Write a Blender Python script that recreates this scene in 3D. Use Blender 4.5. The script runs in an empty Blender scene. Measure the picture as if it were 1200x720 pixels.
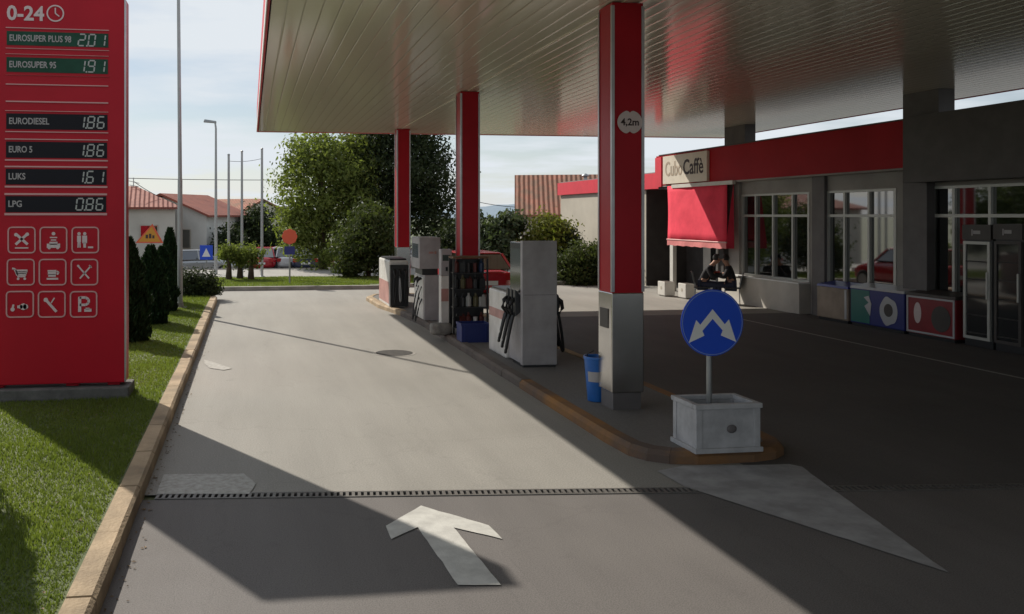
import bpy, bmesh, math, random
import numpy as np
from mathutils import Vector, Matrix
random.seed(7); rng = np.random.default_rng(11)
R = math.radians
scn = bpy.context.scene
COL = scn.collection
# ------------------------------------------------------------------ camera
H = 2.3; TH = R(8.0); CT, ST = math.cos(TH), math.sin(TH)
cam = bpy.data.cameras.new('camera'); camo = bpy.data.objects.new('camera', cam); COL.objects.link(camo)
camo.location = (0, 0, H); camo.rotation_euler = (R(90), 0, -TH)
cam.lens = 30; cam.sensor_width = 36; cam.sensor_fit = 'HORIZONTAL'
cam.shift_x = (600-433.5)/1200; cam.shift_y = -(360-253)/1200
cam.clip_start = .05; cam.clip_end = 6000
scn.camera = camo
# ------------------------------------------------------------------ light
KX, KY = .64, 1.10                       # shadow displacement per metre of height: +x, -y
ELEV = math.atan(1/math.hypot(KX, KY)); AZ = math.atan2(-KX, KY)   # azimuth from +Y towards +X
W = bpy.data.worlds.new('World'); scn.world = W; W.use_nodes = True
nt = W.node_tree; nt.nodes.clear()
out = nt.nodes.new('ShaderNodeOutputWorld'); bg = nt.nodes.new('ShaderNodeBackground')
sky = nt.nodes.new('ShaderNodeTexSky'); sky.sky_type = 'NISHITA'; sky.sun_disc = False
sky.sun_elevation = ELEV; sky.sun_rotation = AZ; sky.air_density = 1.0; sky.dust_density = .6; sky.ozone_density = 1.5
tc = nt.nodes.new('ShaderNodeTexCoord'); sep = nt.nodes.new('ShaderNodeSeparateXYZ')
nt.links.new(tc.outputs['Generated'], sep.inputs[0])
def M_(op, a, b=None, tree=nt):
    n = tree.nodes.new('ShaderNodeMath'); n.operation = op
    for i, v in enumerate((a, b)):
        if v is None: continue
        if isinstance(v, (int, float)): n.inputs[i].default_value = v
        else: tree.links.new(v, n.inputs[i])
    return n.outputs[0]
zz = M_('ADD', M_('MAXIMUM', sep.outputs[2], 0.0), .10)
cx_ = M_('DIVIDE', sep.outputs[0], zz); cy_ = M_('DIVIDE', sep.outputs[1], zz)
cmb = nt.nodes.new('ShaderNodeCombineXYZ'); nt.links.new(cx_, cmb.inputs[0]); nt.links.new(cy_, cmb.inputs[1])
cn = nt.nodes.new('ShaderNodeTexNoise'); cn.inputs['Scale'].default_value = .75; cn.inputs['Detail'].default_value = 6; cn.inputs['Roughness'].default_value = .55
mpp = nt.nodes.new('ShaderNodeMapping'); mpp.inputs['Location'].default_value = (5.3, 4.2, 0); mpp.inputs['Scale'].default_value = (.8, 1.0, 1)
nt.links.new(cmb.outputs[0], mpp.inputs[0]); nt.links.new(mpp.outputs[0], cn.inputs['Vector'])
cr = nt.nodes.new('ShaderNodeValToRGB'); cr.color_ramp.elements[0].position = .40; cr.color_ramp.elements[1].position = .58
cr.color_ramp.elements[0].color = (.30, .30, .30, 1); cr.color_ramp.elements[1].color = (1, 1, 1, 1)
nt.links.new(cn.outputs[0], cr.inputs[0])
mx = nt.nodes.new('ShaderNodeMix'); mx.data_type = 'RGBA'
mx.inputs['B'].default_value = (9.2, 9.8, 10.4, 1)
hzf = M_('MAXIMUM', cr.outputs[0], M_('MULTIPLY', M_('POWER', M_('SUBTRACT', 1.0, M_('MAXIMUM', sep.outputs[2], 0.0)), 9.0), .85)); nt.links.new(hzf, mx.inputs['Factor']); nt.links.new(sky.outputs[0], mx.inputs['A'])
nt.links.new(mx.outputs['Result'], bg.inputs[0]); bg.inputs[1].default_value = .076
nt.links.new(bg.outputs[0], out.inputs[0])
sl = bpy.data.lights.new('sun', 'SUN'); sl.energy = 4.6; sl.angle = R(.55); sl.color = (1, .93, .82)
so = bpy.data.objects.new('sun', sl); COL.objects.link(so)
so.rotation_euler = Vector((KX, -KY, -1)).to_track_quat('-Z', 'Y').to_euler()
scn.view_settings.view_transform = 'Standard'; scn.view_settings.look = 'None'
scn.view_settings.exposure = 0.13; scn.view_settings.gamma = 1; scn.view_settings.use_curve_mapping = False
scn.cycles.max_bounces = 8
# ------------------------------------------------------------------ pixel <-> world (photo is 1200x720)
def G(px, py, z=0.):
    d = 1000*(H-z)/(py-253); u = (px-433.5)/1000*d
    return Vector((u*CT+d*ST, d*CT-u*ST, z))
def at(px, py, d):
    u = (px-433.5)/1000*d
    return Vector((u*CT+d*ST, d*CT-u*ST, H+(253-py)/1000*d))
def onX(px, py, X):
    u = (px-433.5)/1000; d = X/(u*CT+ST); return Vector((X, d*CT-u*d*ST, H+(253-py)/1000*d))
def YX(px, X): return onX(px, 253, X).y
def onY(px, py, Y):
    u = (px-433.5)/1000; d = Y/(CT-u*ST); return Vector((u*d*CT+d*ST, Y, H+(253-py)/1000*d))
# ------------------------------------------------------------------ materials
MATS = {}
def mat(name, col, rough=.6, metal=0, spec=.5, var=0., vscale=3., bump=0., bscale=40., col2=None, coat=0., trans=0., detail=5):
    if name in MATS: return MATS[name]
    m = bpy.data.materials.new(name); m.use_nodes = True; t = m.node_tree; b = t.nodes['Principled BSDF']
    b.inputs['Base Color'].default_value = (*col, 1); b.inputs['Roughness'].default_value = rough
    b.inputs['Metallic'].default_value = metal; b.inputs['Specular IOR Level'].default_value = spec
    b.inputs['Coat Weight'].default_value = coat
    tc = t.nodes.new('ShaderNodeTexCoord')
    if var > 0 or col2:
        n = t.nodes.new('ShaderNodeTexNoise'); n.inputs['Scale'].default_value = vscale; n.inputs['Detail'].default_value = detail; n.inputs['Roughness'].default_value = .6
        t.links.new(tc.outputs['Object'], n.inputs['Vector'])
        r = t.nodes.new('ShaderNodeValToRGB'); r.color_ramp.elements[0].position = .35; r.color_ramp.elements[1].position = .66
        c2 = col2 or tuple(c*(1-var) for c in col); c1 = col if col2 else tuple(min(1, c*(1+var*.6)) for c in col)
        r.color_ramp.elements[0].color = (*c2, 1); r.color_ramp.elements[1].color = (*c1, 1)
        t.links.new(n.outputs[0], r.inputs[0]); t.links.new(r.outputs[0], b.inputs['Base Color'])
        mr = t.nodes.new('ShaderNodeMapRange'); mr.inputs['To Min'].default_value = min(1, rough*1.15); mr.inputs['To Max'].default_value = rough*.85
        t.links.new(n.outputs[0], mr.inputs[0]); t.links.new(mr.outputs[0], b.inputs['Roughness'])
    if bump > 0:
        n2 = t.nodes.new('ShaderNodeTexNoise'); n2.inputs['Scale'].default_value = bscale; n2.inputs['Detail'].default_value = 3
        t.links.new(tc.outputs['Object'], n2.inputs['Vector'])
        bp = t.nodes.new('ShaderNodeBump'); bp.inputs['Strength'].default_value = bump; bp.inputs['Distance'].default_value = .01
        t.links.new(n2.outputs[0], bp.inputs['Height']); t.links.new(bp.outputs[0], b.inputs['Normal'])
    MATS[name] = m; return m
def nodes_of(m): t = m.node_tree; return t, t.nodes['Principled BSDF']
def ground_mat(name, base, dark, light, fine=90., big=.55, grain=.35, stains=None, rough=.85, cracks=0.):
    m = bpy.data.materials.new(name); m.use_nodes = True; t, b = nodes_of(m); MATS[name] = m
    geo = t.nodes.new('ShaderNodeNewGeometry')
    def noise(s, d=4, r=.6, vec=None):
        n = t.nodes.new('ShaderNodeTexNoise'); n.inputs['Scale'].default_value = s; n.inputs['Detail'].default_value = d; n.inputs['Roughness'].default_value = r
        t.links.new(vec or geo.outputs['Position'], n.inputs['Vector']); return n.outputs[0]
    def ramp(f, p0, p1, c0, c1):
        r = t.nodes.new('ShaderNodeValToRGB'); r.color_ramp.elements[0].position = p0; r.color_ramp.elements[1].position = p1
        r.color_ramp.elements[0].color = (*c0, 1); r.color_ramp.elements[1].color = (*c1, 1); t.links.new(f, r.inputs[0]); return r.outputs[0]
    def mix(f, a, bb, mode='MIX'):
        x = t.nodes.new('ShaderNodeMix'); x.data_type = 'RGBA'; x.blend_type = mode
        for k, v in (('Factor', f), ('A', a), ('B', bb)):
            if isinstance(v, (int, float)): x.inputs[k].default_value = v
            elif isinstance(v, tuple): x.inputs[k].default_value = (*v, 1)
            else: t.links.new(v, x.inputs[k])
        return x.outputs['Result']
    c = ramp(noise(big, 5), .32, .68, dark, light)
    mp = t.nodes.new('ShaderNodeMapping'); mp.inputs['Scale'].default_value = (1.6, .16, 1); t.links.new(geo.outputs['Position'], mp.inputs[0])
    c = mix(.55, c, ramp(noise(1.3, 5, .65, mp.outputs[0]), .3, .7, tuple(v*.80 for v in base), tuple(v*1.12 for v in base)))
    c = mix(1., c, ramp(noise(fine, 2, .7), .25, .75, (1-grain,)*3, (1+grain*.4,)*3), 'MULTIPLY')
    st = ramp(noise(2.6, 6, .7), .60, .74, (0, 0, 0), (1, 1, 1))
    c = mix(M_('MULTIPLY', st, .42, t), c, tuple(v*.55 for v in base))
    if cracks > 0:
        v = t.nodes.new('ShaderNodeTexVoronoi'); v.feature = 'DISTANCE_TO_EDGE'; v.inputs['Scale'].default_value = .42
        wn = t.nodes.new('ShaderNodeTexNoise'); wn.inputs['Scale'].default_value = 2.2; wn.inputs['Detail'].default_value = 5; t.links.new(geo.outputs['Position'], wn.inputs['Vector'])
        wm = t.nodes.new('ShaderNodeVectorMath'); wm.operation = 'MULTIPLY_ADD'; wm.inputs[1].default_value = (.6, .6, .6); t.links.new(wn.outputs['Color'], wm.inputs[0]); t.links.new(geo.outputs['Position'], wm.inputs[2])
        t.links.new(wm.outputs[0], v.inputs['Vector'])
        ck = ramp(v.outputs['Distance'], .0, .006, (cracks,)*3, (0, 0, 0))
        c = mix(ck, c, tuple(v_*.35 for v_ in base))
    t.links.new(c, b.inputs['Base Color'])
    rr = t.nodes.new('ShaderNodeMapRange'); rr.inputs['To Min'].default_value = rough-.25; rr.inputs['To Max'].default_value = min(1, rough+.12)
    t.links.new(noise(1.1, 4), rr.inputs[0]); t.links.new(rr.outputs[0], b.inputs['Roughness'])
    bp = t.nodes.new('ShaderNodeBump'); bp.inputs['Strength'].default_value = .35; bp.inputs['Distance'].default_value = .004
    t.links.new(noise(fine*1.2, 3), bp.inputs['Height']); t.links.new(bp.outputs[0], b.inputs['Normal'])
    return m
ground_mat('concrete', (.30, .285, .255), (.25, .235, .21), (.36, .34, .31), fine=70, grain=.36, cracks=.14)
ground_mat('asphalt', (.165, .15, .143), (.125, .115, .112), (.20, .185, .172), fine=110, grain=.55, cracks=.16)
ground_mat('road_grey', (.34, .32, .29), (.28, .27, .25), (.38, .36, .33))
ground_mat('bay_shade', (.105, .097, .093), (.075, .07, .068), (.125, .115, .11), fine=70)  # ground tone darkened to carry the shade under the canopy
ground_mat('pavement', (.16, .15, .14), (.12, .11, .105), (.2, .19, .18), fine=60)
ground_mat('soil', (.10, .12, .05), (.06, .09, .03), (.15, .15, .07), fine=30, big=.3)
mat('sign_base', (.13, .125, .115), .9, var=.3, vscale=5, bump=.6)
ground_mat('lawn_soil', (.08, .11, .028), (.06, .09, .02), (.13, .135, .045), fine=45, big=.8, grain=.4)
mat('kerb_ochre', (.44, .325, .20), .85, col2=(.24, .18, .115), vscale=2.2, bump=.8, bscale=45, detail=9)
mat('kerb_orange', (.30, .135, .03), .8, col2=(.105, .075, .06), vscale=1.1, bump=.5, bscale=60, detail=8)
mat('kerb_grey', (.33, .31, .28), .85, var=.25, vscale=3, bump=.4)
mat('kerb_dull', (.15, .12, .10), .85, col2=(.10, .085, .075), vscale=2.5, bump=.5, bscale=60, detail=8)
mat('road_paint', (.58, .57, .53), .8, col2=(.44, .43, .40), vscale=7, bump=.3, bscale=90, detail=9)
mat('wedge_paint', (.36, .355, .36), .85, col2=(.24, .235, .235), vscale=3.5, bump=.2, bscale=90, detail=5)
mat('worn_paint', (.44, .43, .40), .8, col2=(.30, .285, .255), vscale=20, detail=9)
mat('red_panel', (.40, .008, .018), .35, var=.12, vscale=1.2, spec=.22)
mat('red_sign', (.46, .008, .022), .42, var=.10, vscale=.9, spec=.22)
mat('red_fascia', (.36, .006, .012), .5, spec=.15, var=.12, vscale=1.)
mat('red_bright', (.62, .03, .055), .6, var=.08)
mat('red_cloth', (.74, .035, .075), .85, var=.12, vscale=2.2, bump=.2, bscale=6)
mat('pink_trim', (.62, .34, .33), .5)
mat('silver_trim', (.46, .44, .45), .3, metal=.7, var=.1)
mat('steel', (.50, .49, .48), .22, metal=1., var=.12, vscale=1.4, bump=.04, bscale=5)
mat('white_paint', (.62, .60, .56), .5, var=.1, vscale=2)
mat('pump_white', (.72, .70, .66), .4, col2=(.55, .53, .49), vscale=3.2, detail=9)
mat('pump_grey', (.40, .38, .39), .45, col2=(.30, .285, .285), vscale=2.6, detail=9, bump=.05, bscale=4)
mat('pump_stripe', (.46, .24, .21), .5, var=.2)
mat('dark_plastic', (.02, .021, .023), .4)
mat('rubber', (.012, .012, .013), .5)
mat('display_dark', (.03, .035, .036), .12)
mat('green_display', (.02, .075, .048), .5, var=.2, spec=.15)
mat('black_display', (.014, .014, .019), .5, spec=.15)
mat('digit', (.42, .44, .42), .4)
mat('label_text', (.38, .36, .36), .5)
mat('pale_print', (.66, .55, .54), .5)
mat('wall_grey', (.30, .285, .265), .8, var=.14, vscale=1.3, bump=.2)
mat('wall_parapet', (.52, .49, .44), .8, var=.14, vscale=1.6, bump=.2)
mat('wall_beige', (.47, .43, .36), .85, var=.1, vscale=.8)
mat('wall_cream', (.62, .58, .50), .85, var=.12, vscale=.5)
mat('wall_white', (.66, .65, .61), .85, var=.12, vscale=.5)
mat('dark_cladding', (.060, .052, .048), .5, var=.15)
mat('pilaster', (.13, .12, .12), .6, var=.12)
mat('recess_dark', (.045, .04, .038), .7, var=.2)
mat('roof_membrane', (.2, .2, .2), .8)
mat('alu', (.50, .50, .47), .4, metal=.3)
mat('window_glass', (.010, .012, .012), .03, spec=1.0); MATS['window_glass'].node_tree.nodes['Principled BSDF'].inputs['IOR'].default_value = 2.0
mat('blue_sign', (.008, .075, .62), .4)
mat('sign_white', (.78, .78, .76), .45)
mat('planter_white', (.40, .40, .41), .6, var=.18, vscale=6)
mat('planter_soil', (.05, .035, .025), .95, bump=.8)
mat('galv', (.34, .35, .35), .45, metal=.6, var=.12)
mat('pole_grey', (.42, .43, .43), .5, metal=.2, var=.08)
mat('blue_plastic', (.012, .12, .42), .4, var=.15, vscale=6)
mat('navy_plastic', (.012, .025, .14), .5)
mat('beige_sign', (.68, .62, .52), .6, var=.06)
mat('dark_print', (.05, .03, .03), .6)
mat('wood', (.16, .09, .045), .7, var=.3)
mat('bark', (.09, .065, .045), .9, var=.3, vscale=6, bump=.8, bscale=14)
mat('skin', (.45, .24, .16), .6); mat('cloth_black', (.015, .014, .017), .85); mat('cloth_navy', (.02, .025, .05), .85); mat('hair', (.012, .009, .008), .6)
mat('cloth_coral', (.55, .09, .06), .8)
mat('orange_sign', (.60, .27, .025), .5); mat('orange_red', (.68, .11, .05), .5)
mat('iron', (.07, .065, .06), .6, metal=.5, var=.3, vscale=12)
mat('drain_metal', (.17, .16, .15), .55, metal=.5, var=.25, vscale=9)
mat('black_void', (.004, .004, .004), .9)
mat('stone', (.22, .21, .19), .9, var=.3, vscale=7, bump=.6)
mat('tyre', (.015, .015, .016), .8); mat('hub', (.45, .45, .46), .35, metal=.8)
mat('lamp_glass', (.7, .7, .68), .15); mat('tail_lens', (.4, .01, .01), .2)
mat('car_red', (.42, .01, .02), .25, coat=.8); mat('car_white', (.7, .7, .7), .3, coat=.8); mat('car_navy', (.02, .03, .07), .25, coat=.8)
mat('car_silver', (.4, .41, .42), .3, metal=.5, coat=.6); mat('car_maroon', (.18, .03, .03), .3, coat=.8)
mat('freezer_beige', (.30, .235, .18), .5, var=.25, vscale=2); mat('freezer_teal', (.015, .15, .13), .4); mat('freezer_blue', (.02, .03, .18), .4)
mat('freezer_red', (.24, .018, .026), .4, var=.15); mat('freezer_lid', (.45, .46, .48), .25); mat('lid_blue', (.03, .04, .25), .3)
mat('goods_a', (.10, .02, .015), .4); mat('goods_b', (.02, .04, .09), .4); mat('goods_c', (.10, .09, .04), .4); mat('goods_d', (.55, .55, .52), .4)
# roof tiles with ridges
def tile_mat(name, c1, c2):
    m = mat(name, c1, .85, col2=c2, vscale=1.4); t, b = nodes_of(m)
    tc = t.nodes.new('ShaderNodeTexCoord'); w = t.nodes.new('ShaderNodeTexWave'); w.bands_direction = 'X'; w.inputs['Scale'].default_value = 1.2; w.inputs['Distortion'].default_value = .6
    t.links.new(tc.outputs['Object'], w.inputs['Vector'])
    bp = t.nodes.new('ShaderNodeBump'); bp.inputs['Distance'].default_value = .08; t.links.new(w.outputs[0], bp.inputs['Height']); t.links.new(bp.outputs[0], b.inputs['Normal'])
    return m
tile_mat('tiles_red', (.32, .095, .06), (.24, .08, .06)); tile_mat('tiles_worn', (.38, .13, .075), (.25, .14, .09))
# soffit: cream enamelled steel slats running along the lane
m = mat('soffit', (.62, .57, .49), .13, spec=.5); t, b = nodes_of(m)
geo = t.nodes.new('ShaderNodeNewGeometry'); sx = t.nodes.new('ShaderNodeSeparateXYZ'); t.links.new(geo.outputs['Position'], sx.inputs[0])
fr = M_('FRACT', M_('DIVIDE', sx.outputs[0], .21, t), None, t)
tri = M_('ABSOLUTE', M_('SUBTRACT', fr, .5, t), None, t)           # 0.5 at the joints
gro = t.nodes.new('ShaderNodeMapRange'); gro.inputs['From Min'].default_value = .43; gro.inputs['From Max'].default_value = .5; gro.inputs['To Min'].default_value = 0; gro.inputs['To Max'].default_value = 1
t.links.new(tri, gro.inputs[0])
nz = t.nodes.new('ShaderNodeTexNoise'); nz.inputs['Scale'].default_value = 1.; nz.inputs['Detail'].default_value = 3
mp = t.nodes.new('ShaderNodeMapping'); mp.inputs['Scale'].default_value = (4.8, .35, 1); t.links.new(geo.outputs['Position'], mp.inputs[0]); t.links.new(mp.outputs[0], nz.inputs['Vector'])
hh = M_('SUBTRACT', M_('MULTIPLY', nz.outputs[0], .55, t), M_('ADD', M_('MULTIPLY', gro.outputs[0], .8, t), M_('MULTIPLY', M_('MULTIPLY', tri, tri, t), 1.4, t), t), t)
bp = t.nodes.new('ShaderNodeBump'); bp.inputs['Strength'].default_value = .4; bp.inputs['Distance'].default_value = .006; t.links.new(hh, bp.inputs['Height']); t.links.new(bp.outputs[0], b.inputs['Normal'])
cl = t.nodes.new('ShaderNodeMix'); cl.data_type = 'RGBA'; cl.inputs['A'].default_value = (.74, .68, .56, 1); cl.inputs['B'].default_value = (.55, .50, .41, 1)
t.links.new(gro.outputs[0], cl.inputs['Factor']); t.links.new(cl.outputs['Result'], b.inputs['Base Color'])
def leaf_mat(name, dark, light, transl=.35):
    m = bpy.data.materials.new(name); m.use_nodes = True; t = m.node_tree; t.nodes.clear(); MATS[name] = m
    o = t.nodes.new('ShaderNodeOutputMaterial'); g = t.nodes.new('ShaderNodeNewGeometry')
    r = t.nodes.new('ShaderNodeValToRGB'); r.color_ramp.elements[0].color = (*dark, 1); r.color_ramp.elements[1].color = (*light, 1)
    n = t.nodes.new('ShaderNodeTexNoise'); n.inputs['Scale'].default_value = .9; n.inputs['Detail'].default_value = 3; t.links.new(g.outputs['Position'], n.inputs['Vector'])
    a = M_('ADD', M_('MULTIPLY', g.outputs['Random Per Island'], .55, t), M_('MULTIPLY', n.outputs[0], .55, t), t); t.links.new(a, r.inputs[0])
    d = t.nodes.new('ShaderNodeBsdfPrincipled'); d.inputs['Roughness'].default_value = .65; d.inputs['Specular IOR Level'].default_value = .12; t.links.new(r.outputs[0], d.inputs['Base Color'])
    tr = t.nodes.new('ShaderNodeBsdfTranslucent')
    br = t.nodes.new('ShaderNodeMix'); br.data_type = 'RGBA'; br.blend_type = 'MULTIPLY'; br.inputs['Factor'].default_value = 1; br.inputs['B'].default_value = (1.25, 1.35, .65, 1); t.links.new(r.outputs[0], br.inputs['A']); t.links.new(br.outputs['Result'], tr.inputs[0])
    ms = t.nodes.new('ShaderNodeMixShader'); ms.inputs[0].default_value = transl; t.links.new(d.outputs[0], ms.inputs[1]); t.links.new(tr.outputs[0], ms.inputs[2]); t.links.new(ms.outputs[0], o.inputs[0])
    return m
leaf_mat('leaf_light', (.06, .09, .025), (.23, .26, .08), .5); leaf_mat('leaf_dark', (.014, .024, .012), (.05, .065, .028), .25)
leaf_mat('leaf_mid', (.03, .045, .018), (.09, .11, .04), .35); leaf_mat('leaf_yellow', (.07, .10, .02), (.20, .20, .05), .4)
leaf_mat('leaf_cypress', (.008, .020, .009), (.025, .05, .018), .12); leaf_mat('grass_blade', (.085, .125, .024), (.22, .26, .075), .45)
leaf_mat('leaf_grey', (.04, .06, .035), (.11, .14, .08), .3)
# ------------------------------------------------------------------ object helpers
def tag(o, label=None, cat=None, group=None, kind=None):
    if label: o['label'] = label
    if cat: o['category'] = cat
    if group: o['group'] = group
    if kind: o['kind'] = kind
    return o
def thing(name, label, cat, loc=(0, 0, 0), rz=0, group=None):
    o = bpy.data.objects.new(name, None); COL.objects.link(o); o.location = loc; o.rotation_euler = (0, 0, rz); o.empty_display_size = .2
    return tag(o, label, cat, group)
def kids(o): return [c for c in COL.objects if c.parent == o]
def copy_tree(o, parent=None):
    c = o.copy(); COL.objects.link(c); c.parent = parent
    for ch in kids(o): copy_tree(ch, c)
    return c
class MB:
    def __init__(s): s.v = []; s.f = []; s.m = []; s.mi = 0
    def add(s, vs, fs):
        n = len(s.v); s.v += [tuple(v) for v in vs]; s.f += [tuple(i+n for i in f) for f in fs]; s.m += [s.mi]*len(fs); return s
    def box(s, x0, x1, y0, y1, z0, z1):
        return s.add([(x0,y0,z0),(x1,y0,z0),(x1,y1,z0),(x0,y1,z0),(x0,y0,z1),(x1,y0,z1),(x1,y1,z1),(x0,y1,z1)],
                     [(0,3,2,1),(4,5,6,7),(0,1,5,4),(1,2,6,5),(2,3,7,6),(3,0,4,7)])
    def hexa(s, lo, hi):   # 4 lower + 4 upper points, ccw
        return s.add(list(lo)+list(hi), [(0,3,2,1),(4,5,6,7),(0,1,5,4),(1,2,6,5),(2,3,7,6),(3,0,4,7)])
    def prism(s, poly, z0, z1):
        n = len(poly); vs = [(p[0], p[1], z0) for p in poly]+[(p[0], p[1], z1) for p in poly]
        return s.add(vs, [tuple(range(n-1, -1, -1)), tuple(range(n, 2*n))]+[(i, (i+1) % n, n+(i+1) % n, n+i) for i in range(n)])
    def extr(s, poly3, d):
        n = len(poly3); d = Vector(d); vs = [Vector(p) for p in poly3]; vs += [v+d for v in vs]
        return s.add(vs, [tuple(range(n-1, -1, -1)), tuple(range(n, 2*n))]+[(i, (i+1) % n, n+(i+1) % n, n+i) for i in range(n)])
    def face(s, poly3): return s.add(poly3, [tuple(range(len(poly3)))])
    def lathe(s, prof, c=(0, 0, 0), n=16, axis='Z'):
        vs = []
        for r, z in prof:
            for k in range(n):
                a = 2*math.pi*k/n; p = (r*math.cos(a), r*math.sin(a), z)
                if axis == 'Y': p = (p[0], p[2], p[1])
                if axis == 'X': p = (p[2], p[0], p[1])
                vs.append((p[0]+c[0], p[1]+c[1], p[2]+c[2]))
        m = len(prof); fs = [(i*n+k, i*n+(k+1) % n, (i+1)*n+(k+1) % n, (i+1)*n+k) for i in range(m-1) for k in range(n)]
        fs += [tuple(range(n-1, -1, -1)), tuple(range((m-1)*n, m*n))]
        return s.add(vs, fs)
    def tube(s, pts, r, n=8):
        pts = [Vector(p) for p in pts]; rs = r if isinstance(r, (list, tuple)) else [r]*len(pts); vs = []
        for i, p in enumerate(pts):
            d = (pts[min(i+1, len(pts)-1)]-pts[max(i-1, 0)]).normalized()
            a = d.cross(Vector((0, 0, 1)) if abs(d.z) < .95 else Vector((1, 0, 0))).normalized(); b2 = d.cross(a)
            vs += [p+(a*math.cos(2*math.pi*k/n)+b2*math.sin(2*math.pi*k/n))*rs[i] for k in range(n)]
        fs = [(i*n+k, (i+1)*n+k, (i+1)*n+(k+1) % n, i*n+(k+1) % n) for i in range(len(pts)-1) for k in range(n)]
        fs += [tuple(range(n)), tuple(range(len(pts)*n-1, (len(pts)-1)*n-1, -1))]
        return s.add(vs, fs)
    def build(s, name, mats, parent=None, smooth=False, bevel=0, kind=None):
        me = bpy.data.meshes.new(name); me.from_pydata(s.v, [], s.f)
        if isinstance(mats, str): mats = [mats]
        for m in mats: me.materials.append(MATS[m])
        if len(mats) > 1: me.polygons.foreach_set('material_index', s.m)
        bm = bmesh.new(); bm.from_mesh(me); bmesh.ops.recalc_face_normals(bm, faces=bm.faces); bm.to_mesh(me); bm.free()
        if smooth: me.polygons.foreach_set('use_smooth', [True]*len(me.polygons))
        me.update(); o = bpy.data.objects.new(name, me); COL.objects.link(o)
        if parent is not None:
            o.parent = parent
        if bevel: b = o.modifiers.new('bevel', 'BEVEL'); b.width = bevel; b.segments = 2; b.limit_method = 'ANGLE'
        if smooth: 
            es = o.modifiers.new('wn', 'WEIGHTED_NORMAL'); es.keep_sharp = True
        if kind: o['kind'] = kind
        return o
def boxo(name, m, parent, x0, x1, y0, y1, z0, z1, bevel=0): return MB().box(min(x0,x1), max(x0,x1), min(y0,y1), max(y0,y1), z0, z1).build(name, m, parent, bevel=bevel)
def text_mesh(name, txt, size, m, parent, loc, rot, align='LEFT', width=None, extrude=.002, offset=0.):
    cu = bpy.data.curves.new(name, 'FONT'); cu.body = txt; cu.size = size; cu.extrude = extrude; cu.offset = offset; cu.resolution_u = 3
    cu.align_x = align; cu.align_y = 'CENTER'
    o = bpy.data.objects.new(name, cu); COL.objects.link(o); bpy.context.view_layer.update()
    dg = bpy.context.evaluated_depsgraph_get(); me = bpy.data.meshes.new_from_object(o.evaluated_get(dg)); bpy.data.objects.remove(o)
    if width:
        xs = [v.co.x for v in me.vertices]; w = max(xs)-min(xs); k = width/w
        for v in me.vertices: v.co.x *= k
    me.materials.clear(); me.materials.append(MATS[m])
    o = bpy.data.objects.new(name, me); COL.objects.link(o); o.location = loc; o.rotation_euler = rot; o.parent = parent
    return o
FRONT = (R(90), 0, 0)            # faces the camera side (-Y)
LEFTW = (R(90), 0, R(-90))       # faces -X
# ================================================================== SETTING
def gz(y): 
    t = min(1, max(0, (y-37)/9)); return -.02-.95*t*t*(3-2*t)
mb = MB(); ys = [-60, -10, 0, 10, 20, 30, 37, 38.5, 40, 41.5, 43, 44.5, 46, 60, 120, 400, 3000]; xs = [-2500, -200, -40, -10, 0, 10, 40, 200, 2500]
for y in ys:
    for x in xs: mb.v.append((x, y, gz(y)))
nx = len(xs); mb.f = [(j*nx+i, j*nx+i+1, (j+1)*nx+i+1, (j+1)*nx+i) for j in range(len(ys)-1) for i in range(nx-1)]; mb.m = [0]*len(mb.f)
mb.build('ground', 'soil', smooth=True, kind='structure')
def sheet(name, poly, z, m): return MB().face([(p[0], p[1], z) for p in poly]).build(name, m, kind='structure')
# drain line (slightly skew to the lane)
DA = G(183, 582.5); DB = G(1190, 570.5); dd = (DB-DA).normalized(); dn = Vector((-dd.y, dd.x, 0))
D0 = DA-dd*.06; D1 = DA+dd*30
dw = .062
sheet('forecourt_concrete', [D0+dn*dw-Vector((6,-.6,0)), D1+dn*dw, (D1.x+.1, 27.), (-14, 27.), (-14, D0.y+1.8)], 0, 'concrete')
sheet('asphalt_apron', [(-7, -20), (34, -20), D1-dn*dw, D0-dn*dw-Vector((6,-.6,0))], 0, 'asphalt')
sheet('cross_road', [(-60, 31.2), (60, 31.2), (60, 36.5), (-60, 36.5)], 0, 'road_grey')
mb = MB(); mb.face([(-60, 36.5, 0), (60, 36.5, 0), (60, 37.2, -.01), (-60, 37.2, -.01)])
for a, b_ in zip([37.2, 38.5, 40, 41.5, 43, 44.5, 46], [38.5, 40, 41.5, 43, 44.5, 46, 56]):
    mb.face([(-60, a, gz(a)+.03), (60, a, gz(a)+.03), (60, b_, gz(b_)+.03), (-60, b_, gz(b_)+.03)])
mb.build('car_park_asphalt', 'asphalt', smooth=True, kind='structure')
# far grass strip with kerb
fp = [(-8, 26.6), (3.9, 26.6), (4.6, 27.1), (14, 27.6), (14, 31.0), (-8, 31.0)]
MB().prism(fp, -.05, .09).build('far_verge', 'lawn_soil', kind='structure')
MB().prism([(-8.1, 26.42), (3.95, 26.42), (4.75, 26.95), (14, 27.45), (14, 27.597), (4.6, 27.097), (3.9, 26.597), (-8.1, 26.597)], -.05, .12).build('far_kerb', 'kerb_grey', kind='structure')
# left verge
kx0, kx1 = -1.03, -.865
def verge_edge(off):     # outline from near to the rounded far corner, offset outwards
    pts = [(kx0+off, -6.)] + [(kx0+off, y) for y in (0, 4, 8, 12, 16, 20, 23.)]
    cx, cy, r = kx0-1.0, 23.0, 1.0+off
    pts += [(cx+r*math.cos(a), cy+r*math.sin(a)) for a in [R(t_) for t_ in (20, 40, 60, 80, 90)]]
    pts += [(-12, cy+r)]
    return pts
ve = verge_edge(0); MB().prism(ve+[(-12, -6.)], -.05, .135).build('lawn', 'lawn_soil', kind='structure')
vo = verge_edge(.165); mb = MB(); random.seed(3)
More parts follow.
